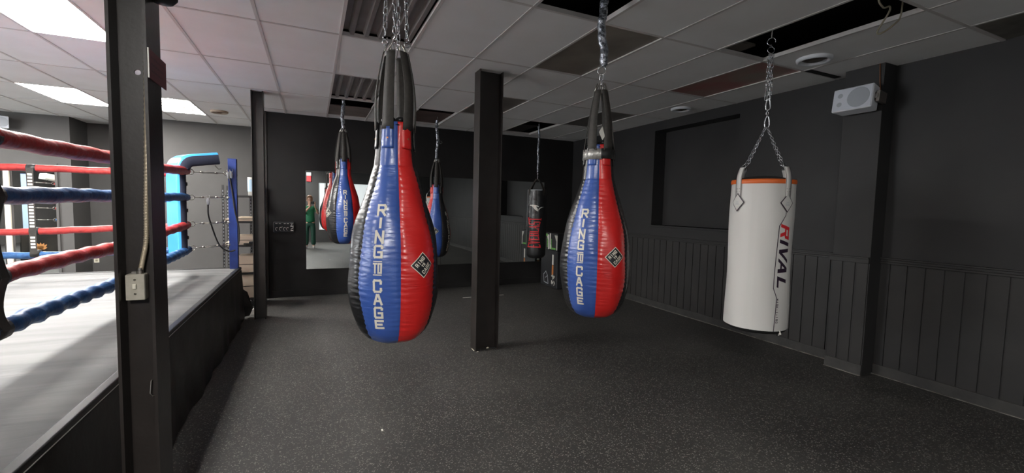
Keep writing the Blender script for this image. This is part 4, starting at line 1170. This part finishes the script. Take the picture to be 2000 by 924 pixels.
# 24 rotated: reading upward (top of digits towards +Y)
f24 = lambda u, v: (-.0018, .205-v, .05+u)
glyph(m, '2', 0, 0, .100, .135, .028, f24, 0); glyph(m, '4', .115, 0, .105, .135, .028, f24, 0)
m.build('size_number', M_white, t); m = MB()
pts = [(.33,.06),(.50,.08),(.53,.22),(.43,.30),(.36,.22)]
for a, b in zip(pts, pts[1:]+pts[:1]): stroke(m, a, b, .018, MBf, 2)
stroke(m, (.36,.22), (.44,.17), .016, MBf, 2)
m.build('outline_emblem', [M_white, M_orl, M_grille], t)
m = MB(); MBb = lambda u, v: (u, .6615, v); grid_rect(m, .05, .11, .46, .66, MBb, 0, .1); grid_rect(m, .05, .11, .26, .45, MBb, 1, .1)
m.build('label_stripe', [M_white, M_orl], t)
MB().box(.02, .48, .62, .70, .0, .50).build('foam_flap', M_foam, t, bevel=.03, seg=3) if False else None
for k, (ya, yb, lab) in enumerate(((7.555, 7.86, 'small green and white box on the black jump box, left of the pair'), (7.235, 7.545, 'small green and white box on the black jump box, right of the pair'))):
    t = thing('small_product_box', lab, 'box', (4.29, ya, .745), 0, 'green boxes on the jump box'); W = yb-ya
    MB().box(0, .28, 0, W, 0, .335).build('carton', mat('dark_carton%d' % k, (.03,.03,.032), .5), t, bevel=.002)
    m = MB(); fb = lambda u, v: (-.002, u, v)
    # white frame, dark figure and green letter blocks
    grid_rect(m, W-.045, W-.004, .0+.02, .325, fb, 0, .5); grid_rect(m, .004, .045, .01, .30, fb, 0, .5)
    m.add([fb(W-.045,.02), fb(W-.045,.12), fb(W-.12,.02)], [(0,1,2)], 0); m.add([fb(.045,.30), fb(.045,.18), fb(.12,.30)], [(0,1,2)], 0)
    fg = lambda u, v: (-.003, u, v)
    z = .05
    for q in range(6): grid_rect(m, .06 if k == 0 else W-.09, .09 if k == 0 else W-.06, z, z+.022, fg, 1, .5); z += .030
    grid_rect(m, .07, W-.06, (.27 if k == 0 else .015), (.315 if k == 0 else .05), fg, 1, .5)
    m.build('label_print', [M_white, M_green], t)

# floor tape marks -------------------------------------------------------------
for (a, b, lab) in (((2.335, 7.05), (2.50, 7.055), 'short white tape line on the floor left of the middle column'), ((2.98, 7.062), (3.10, 7.066), 'short white tape line on the floor right of the middle column')):
    m = MB(); m.add([(a[0], a[1]-.012, .002), (b[0], b[1]-.012, .002), (b[0], b[1]+.012, .002), (a[0], a[1]+.012, .002)], [(0,1,2,3)])
    tag(m.build('floor_tape', M_white, solid=.002), lab, 'floor tape')
m = MB(); m.box(.575, .615, 5.72, 5.74, 0, .004)
tag(m.build('paper_scrap', M_white), 'tiny white scrap on the floor left of the nearest bag', 'paper scrap')
m = MB(); m.box(.425, .437, 3.02, 3.045, 0, .003)
tag(m.build('paper_scrap', M_white), 'tiny white fleck on the floor below the nearest bag', 'paper scrap')

# ------------------------------------------------------------------ SHELVING beyond the ring corner
SX0, SX1, SY0, SY1 = -1.20, -.735, 7.50, 7.92
t = thing('shelving_rack', 'dark metal shelving rack behind the blue ring post', 'shelf', ((SX0+SX1)/2, (SY0+SY1)/2, 0))
o_ = Vector(t.location)
SZ = [.12, .505, .92, 1.275, 1.655]
M_rack = mat('dark_rack_metal', (.035,.034,.033), .45, .3)
for z in SZ:
    m = MB(); m.box(SX0, SX1, SY0, SY1, z-.028, z); m.v = [tuple(Vector(v)-o_) for v in m.v]; m.build('shelf', M_rack, t, bevel=.002)
for (x, y) in ((SX0+.02, SY0+.02), (SX1-.14, SY1-.02), (SX0+.02, SY1-.02), (SX1-.02, SY0+.02), (SX1-.02, SY1-.02)):
    m = MB(); m.box(x-.014, x+.014, y-.004, y+.004, 0, 1.80)
    for q in range(34): m.box(x-.004, x+.004, y-.0055, y+.0055, .05+q*.05, .075+q*.05, 1)
    m.v = [tuple(Vector(v)-o_) for v in m.v]; m.build('upright', [M_rack, M_grille], t)
def hexbox(lab, x, y, z, w_, d_, h_, cut, mm=M_pink, name='cream_bin'):
    t = thing(name, lab, 'storage bin', (x, y, z))
    m = MB(); pr = [(-w_/2+cut, 0), (w_/2-cut, 0), (w_/2, cut), (w_/2, h_-cut), (w_/2-cut, h_), (-w_/2+cut, h_), (-w_/2, h_-cut), (-w_/2, cut)]
    vs = [(a, -d_/2, b) for a, b in pr]+[(a, d_/2, b) for a, b in pr]; n = 8
    m.add(vs, [tuple(range(n)), tuple(range(n, 2*n))]+[(k, (k+1)%n, n+(k+1)%n, n+k) for k in range(n)]); m.build('body', mm, t, bevel=.008)
    m = MB(); m.box(-w_/2+.004, w_/2-.004, -d_/2-.003, -d_/2+.002, h_*.48, h_*.48+.008); m.build('seam', M_rack, t)
hexbox('large cream bin on the bottom shelf of the rack', -.89, 7.70, .12, .36, .34, .36, .05)
hexbox('cream bin on the second lowest rack shelf', -.89, 7.70, .505, .36, .34, .25, .06)
hexbox('low cream tray on the middle rack shelf', -.89, 7.70, .92, .36, .34, .14, .03)
hexbox('flat cream tray on the second highest rack shelf', -.87, 7.70, 1.275, .30, .34, .06, .012)
hexbox('small flat cream tray at the left end of the second highest rack shelf', -1.13, 7.70, 1.275, .10, .34, .03, .008)
hexbox('small flat cream tray at the left end of the middle rack shelf', -1.13, 7.70, .92, .10, .34, .035, .008)
m = MB(); m.lathe([(.001,0),(.055,0),(.062,.27),(.060,.272),(.001,.272)], 24); m.lathe([(.0612,.06),(.0632,.24)], 24, mi=1)
o = m.build('paper_towel_roll', [M_white, mat('pale_blue_wrap', (.40,.55,.68), .5)], smooth=True, loc=(-.82, 7.62, 1.655)); tag(o, 'white and pale blue paper roll on the top rack shelf', 'paper roll')
m = MB(); m.box(-.09,.09,-.03,.03,0,.02); m.box(-.02,.09,-.03,.03,.02,.045)
o = m.build('black_clip', M_rubber, loc=(-.84, 7.48, .93), bevel=.008); tag(o, 'black glove lying at the front of the middle rack shelf', 'glove')
m = MB(); m.add([(0,0,0),(.16,.02,0),(.15,.12,.03),(.02,.10,.05),(.08,.06,.08)], [(0,1,4),(1,2,4),(2,3,4),(3,0,4),(0,3,2,1)])
o = m.build('crumpled_paper', M_white, loc=(-.83, 6.90, 0)); tag(o, 'crumpled white paper on the floor behind the ring corner', 'paper')

# ------------------------------------------------------------------ FAR LEFT WALL
mirror('tall mirror on the far wall behind the ring, right of the white post', -4.70, -4.145, YF3-.004, .16, 2.0)
mirror('tall mirror on the far wall behind the ring, left of the white post', -6.4, -4.83, YF3-.004, .16, 2.0)
struct(MB().box(-4.80, -4.73, YF3-.04, YF3-.002, .05, 2.02).build('trim_8', M_ivory, bevel=.004), 'white mirror post')
struct(MB().box(-4.145, -4.11, YF3-.03, YF3, .0, 2.16).build('trim_9', M_wallgrey))
t = thing('outlet', 'cream electrical outlet low on the recessed wall behind the ring', 'outlet', (-3.868, YF2, .30))
MB().box(-.04, .04, -.008, 0, 0, .13).build('plate', M_ivory, t, bevel=.003)
for z in (.02, .072): MB().box(-.018,.018,-.011,-.008,z,z+.038).build('socket', mat('tan_socket', (.35,.30,.22), .5), t, bevel=.002)
def speaker(lab, loc, rot, sx, sy, sz, two=True):
    """front face is local -Y, long axis X"""
    t = thing('wall_speaker', lab, 'speaker', loc); t.rotation_euler = rot
    m = MB(); f = sy*.5
    pr = [(-sx/2, -f), (sx/2, -f), (sx/2*.86, f), (-sx/2*.86, f)]
    vs = [(a, b, -sz/2) for a, b in pr]+[(a, b, sz/2) for a, b in pr]
    m.add(vs, [(3,2,1,0),(4,5,6,7)]+[(k, (k+1)%4, 4+(k+1)%4, 4+k) for k in range(4)]); m.build('cabinet', M_white_plastic, t, bevel=.012, seg=3)
    MB().box(-sx/2+.008, sx/2-.008, -f-.004, -f+.001, -sz/2+.008, sz/2-.008).build('grille', mat('pale_grille', (.68,.71,.78), .6), t, bevel=.003)
    m = MB(); m.lathe([(sz*.42, -f-.005), (sz*.40, -f-.0062), (.001, -f-.0062)], 32, (sx*.16, 0, 0), axis='y'); m.build('woofer', M_grille, t)
    for z in (-sz*.2, sz*.18):
        m = MB(); m.lathe([(sz*.10, -f-.005), (sz*.09, -f-.006), (.001, -f-.006)], 16, (-sx*.30, 0, z), axis='y'); m.build('tweeter', M_grille, t)
    return t
sp = speaker('white wall speaker mounted high on the black pilaster', (4.775, 2.52, 2.675), (math.radians(-8), math.radians(0), math.radians(-90)), .345, .15, .225)
m = MB(); m.box(.17,.20,-.02,.10,-.05,.05); m.box(.16,.19,-.03,.03,-.02,.02); m.box(.155,.165,-.03,.03,-.04,.04)
m.build('bracket', M_nickel, sp, bevel=.003)
m = MB(); m.tube(smooth_path([(4.865, 2.37, 2.74), (4.872, 2.385, 2.85), (4.876, 2.395, 3.0)], 6), .004, 6)
tag(m.build('speaker_wire', M_copper, smooth=True), 'copper speaker wire from the ceiling to the wall speaker', 'wire')
speaker('white speaker high on the far left wall at the picture edge', (-4.78, 10.30, 2.80), (0, 0, .5), .26, .16, .20)

# ------------------------------------------------------------------ REAR WALL (seen in mirror)
t = thing('exit_light', 'red and white alarm light on the rear wall, seen in the mirror corner', 'alarm', (-.12, YREAR, 2.40))
MB().box(-.08, .08, -.0, .06, 0, .22).build('red_body', M_everred, t, bevel=.01)
MB().box(-.09, .09, 0, .08, .22, .36).build('white_head', M_white_plastic, t, bevel=.02)

# ------------------------------------------------------------------ PHOTOGRAPHER (seen in the mirror)
def skin(name, verts, edges, radii, m, parent, sub=2, root=0):
    me = bpy.data.meshes.new(name); me.from_pydata(verts, edges, []); me.materials.append(m)
    o = bpy.data.objects.new(name, me); COL.objects.link(o); o.parent = parent
    md = o.modifiers.new('skin', 'SKIN'); md.use_smooth_shade = True
    lay = me.skin_vertices[0].data
    for i, r in enumerate(radii): lay[i].radius = r if isinstance(r, tuple) else (r, r); lay[i].use_root = (i == root)
    s = o.modifiers.new('sub', 'SUBSURF'); s.levels = sub; s.render_levels = sub
    return o
M_skin = mat('skin', (.55,.32,.23), .5); M_top = mat('green_top', (.012,.16,.07), .7, bump=(20,.5,.01)); M_pants = mat('dark_green_trousers', (.008,.055,.035), .7, bump=(14,.5,.01))
M_hair = mat('auburn_hair', (.22,.12,.07), .6); M_shoe = mat('pale_shoes', (.45,.43,.42), .6)
bx_, by_ = -.085, -.44
pt = thing('person', 'person in green top and dark green trousers taking a photo, seen in the mirror', 'person', (bx_, by_, 0))
def J(x, y, z): return (x, y, z)
# local frame: +Y is the direction faced
V_ = [J(0,0,.95), J(0,.0,1.10), J(0,.0,1.28), J(0,.0,1.40), J(0,.01,1.47), J(0,.02,1.53), J(0,.03,1.60), J(0,.035,1.68), J(0,.03,1.755),
      J(.16,0,1.385), J(.27,.10,1.19), J(.175,.33,1.42), J(.155,.385,1.50),
      J(-.16,0,1.385), J(-.20,.14,1.20), J(.0,.33,1.42), J(.03,.385,1.50),
      J(.09,0,.90), J(.10,.02,.50), J(.11,-.01,.09), J(.12,.13,.035),
      J(-.09,0,.90), J(-.10,.02,.50), J(-.11,-.01,.09), J(-.12,.13,.035)]
E_ = [(0,1),(1,2),(2,3),(3,4),(4,5),(5,6),(6,7),(7,8),(3,9),(9,10),(10,11),(11,12),(3,13),(13,14),(14,15),(15,16),(0,17),(17,18),(18,19),(19,20),(0,21),(21,22),(22,23),(23,24)]
Rr = [(.15,.11),(.13,.10),(.15,.11),(.13,.09),.052,.055,(.070,.085),(.078,.092),(.060,.070),.055,.043,.030,.028,.055,.043,.030,.028,.085,.055,.040,.035,.085,.055,.040,.035]
skin('body', V_, E_, Rr, M_skin, pt)
# top with sleeves
V2 = [J(0,0,.86), J(0,0,1.0), J(0,.0,1.12), J(0,.0,1.28), J(0,0,1.40), J(0,.01,1.455), J(.16,0,1.39), J(.235,.07,1.26), J(-.16,0,1.39), J(-.19,.09,1.27)]
skin('green_top', V2, [(0,1),(1,2),(2,3),(3,4),(4,5),(4,6),(6,7),(4,8),(8,9)], [(.185,.14),(.18,.135),(.165,.13),(.175,.13),(.145,.105),.070,.075,.072,.075,.072], M_top, pt)
V3 = [J(0,0,.97), J(0,0,.88), J(.095,0,.82), J(.105,.02,.50), J(.115,-.01,.10), J(-.095,0,.82), J(-.105,.02,.50), J(-.115,-.01,.10)]
skin('trousers', V3, [(0,1),(1,2),(2,3),(3,4),(1,5),(5,6),(6,7)], [(.16,.125),(.165,.13),.105,.085,.080,.105,.085,.080], M_pants, pt)
for s in (-1, 1):
    m = MB(); pr = smooth_path([(s*.115,-.085,.05),(s*.115,-.03,.055),(s*.118,.06,.048),(s*.122,.13,.04),(s*.124,.175,.035)], 4)
    n_ = len(pr); m.tube(pr, lambda i, a: (.047 if i < n_*.7 else .042)*(.78+.22*abs(math.cos(a)))*(0.6 if i in (0, n_-1) else 1), 16)
    m.build('shoe', M_shoe, pt, smooth=True)
# hair
m = MB(); m.lathe([(.001,.125),(.05,.118),(.085,.085),(.098,.03),(.098,-.02),(.088,-.08)], 24)
m.v = [(x, y*1.1-.0+.02, z+1.70) for x, y, z in m.v]; m.v = [(x, y if z > 1.735 else min(y, .05), z) for x, y, z in m.v]
m.build('hair', M_hair, pt, smooth=True)
# face features
m = MB(); m.lathe([(.001,-.018),(.011,-.012),(.013,0),(.006,.022),(.001,.03)], 10, (0,.128,1.635)); m.build('nose', M_skin, pt, smooth=True)
for s in (-1,1): m = MB(); m.lathe([(.001,-.008),(.009,-.004),(.010,0),(.009,.004),(.001,.008)], 10, (s*.032,.118,1.668)); m.build('eye', M_rubber, pt, smooth=True)
m = MB(); m.tube([(-.022,.116,1.592),(0,.124,1.590),(.022,.116,1.592)], .005, 6); m.build('mouth', mat('lips', (.42,.12,.11), .5), pt, smooth=True)
for s in (-1,1):
    m = MB(); m.lathe([(.001,-.03),(.012,-.02),(.015,.005),(.010,.025),(.001,.032)], 10, (s*.084,.03,1.645)); m.build('ear', M_skin, pt, smooth=True)
# hands holding the phone (phone spans local x .085-.075 .. .085+.075 at y .42)
for s, hx in ((1, .160), (-1, .018)):
    m = MB()
    m.tube(smooth_path([(hx+s*.002,.375,1.485),(hx+s*.006,.395,1.515),(hx+s*.008,.405,1.548)], 3), lambda i, a: .028*(1-.25*abs(math.sin(a))), 12)
    for q in range(4):
        zz = 1.535+q*.018; L = (.030, .036, .034, .026)[q]
        m.tube(smooth_path([(hx+s*.012,.395,zz),(hx+s*.020,.415,zz+.004),(hx+s*.006,.430,zz+.006),(hx-s*L*.35,.431,zz+.006)], 3), lambda i, a: .0085, 8)
    m.tube(smooth_path([(hx-s*.008,.385,1.520),(hx-s*.026,.392,1.535),(hx-s*.034,.405,1.552)], 3), lambda i, a: .0095, 8)
    m.build('hand', M_skin, pt, smooth=True)
t = thing('phone', 'black phone held up in both hands, seen in the mirror', 'phone', (0, -.024, 1.532))
MB().box(-.078, .078, -.004, .004, 0, .074).build('case', M_rubber, t, bevel=.003)
m = MB(); m.box(-.073, .073, -.0048, -.0041, .004, .070); m.build('screen', mat('screen', (.02,.02,.03), .1), t)
for x in (-.02, 0.02): m = MB(); m.lathe([(.008,.004),(.008,.006),(.001,.006)], 14, (x, 0, .037), axis='y'); m.build('lens', M_chrome, t)
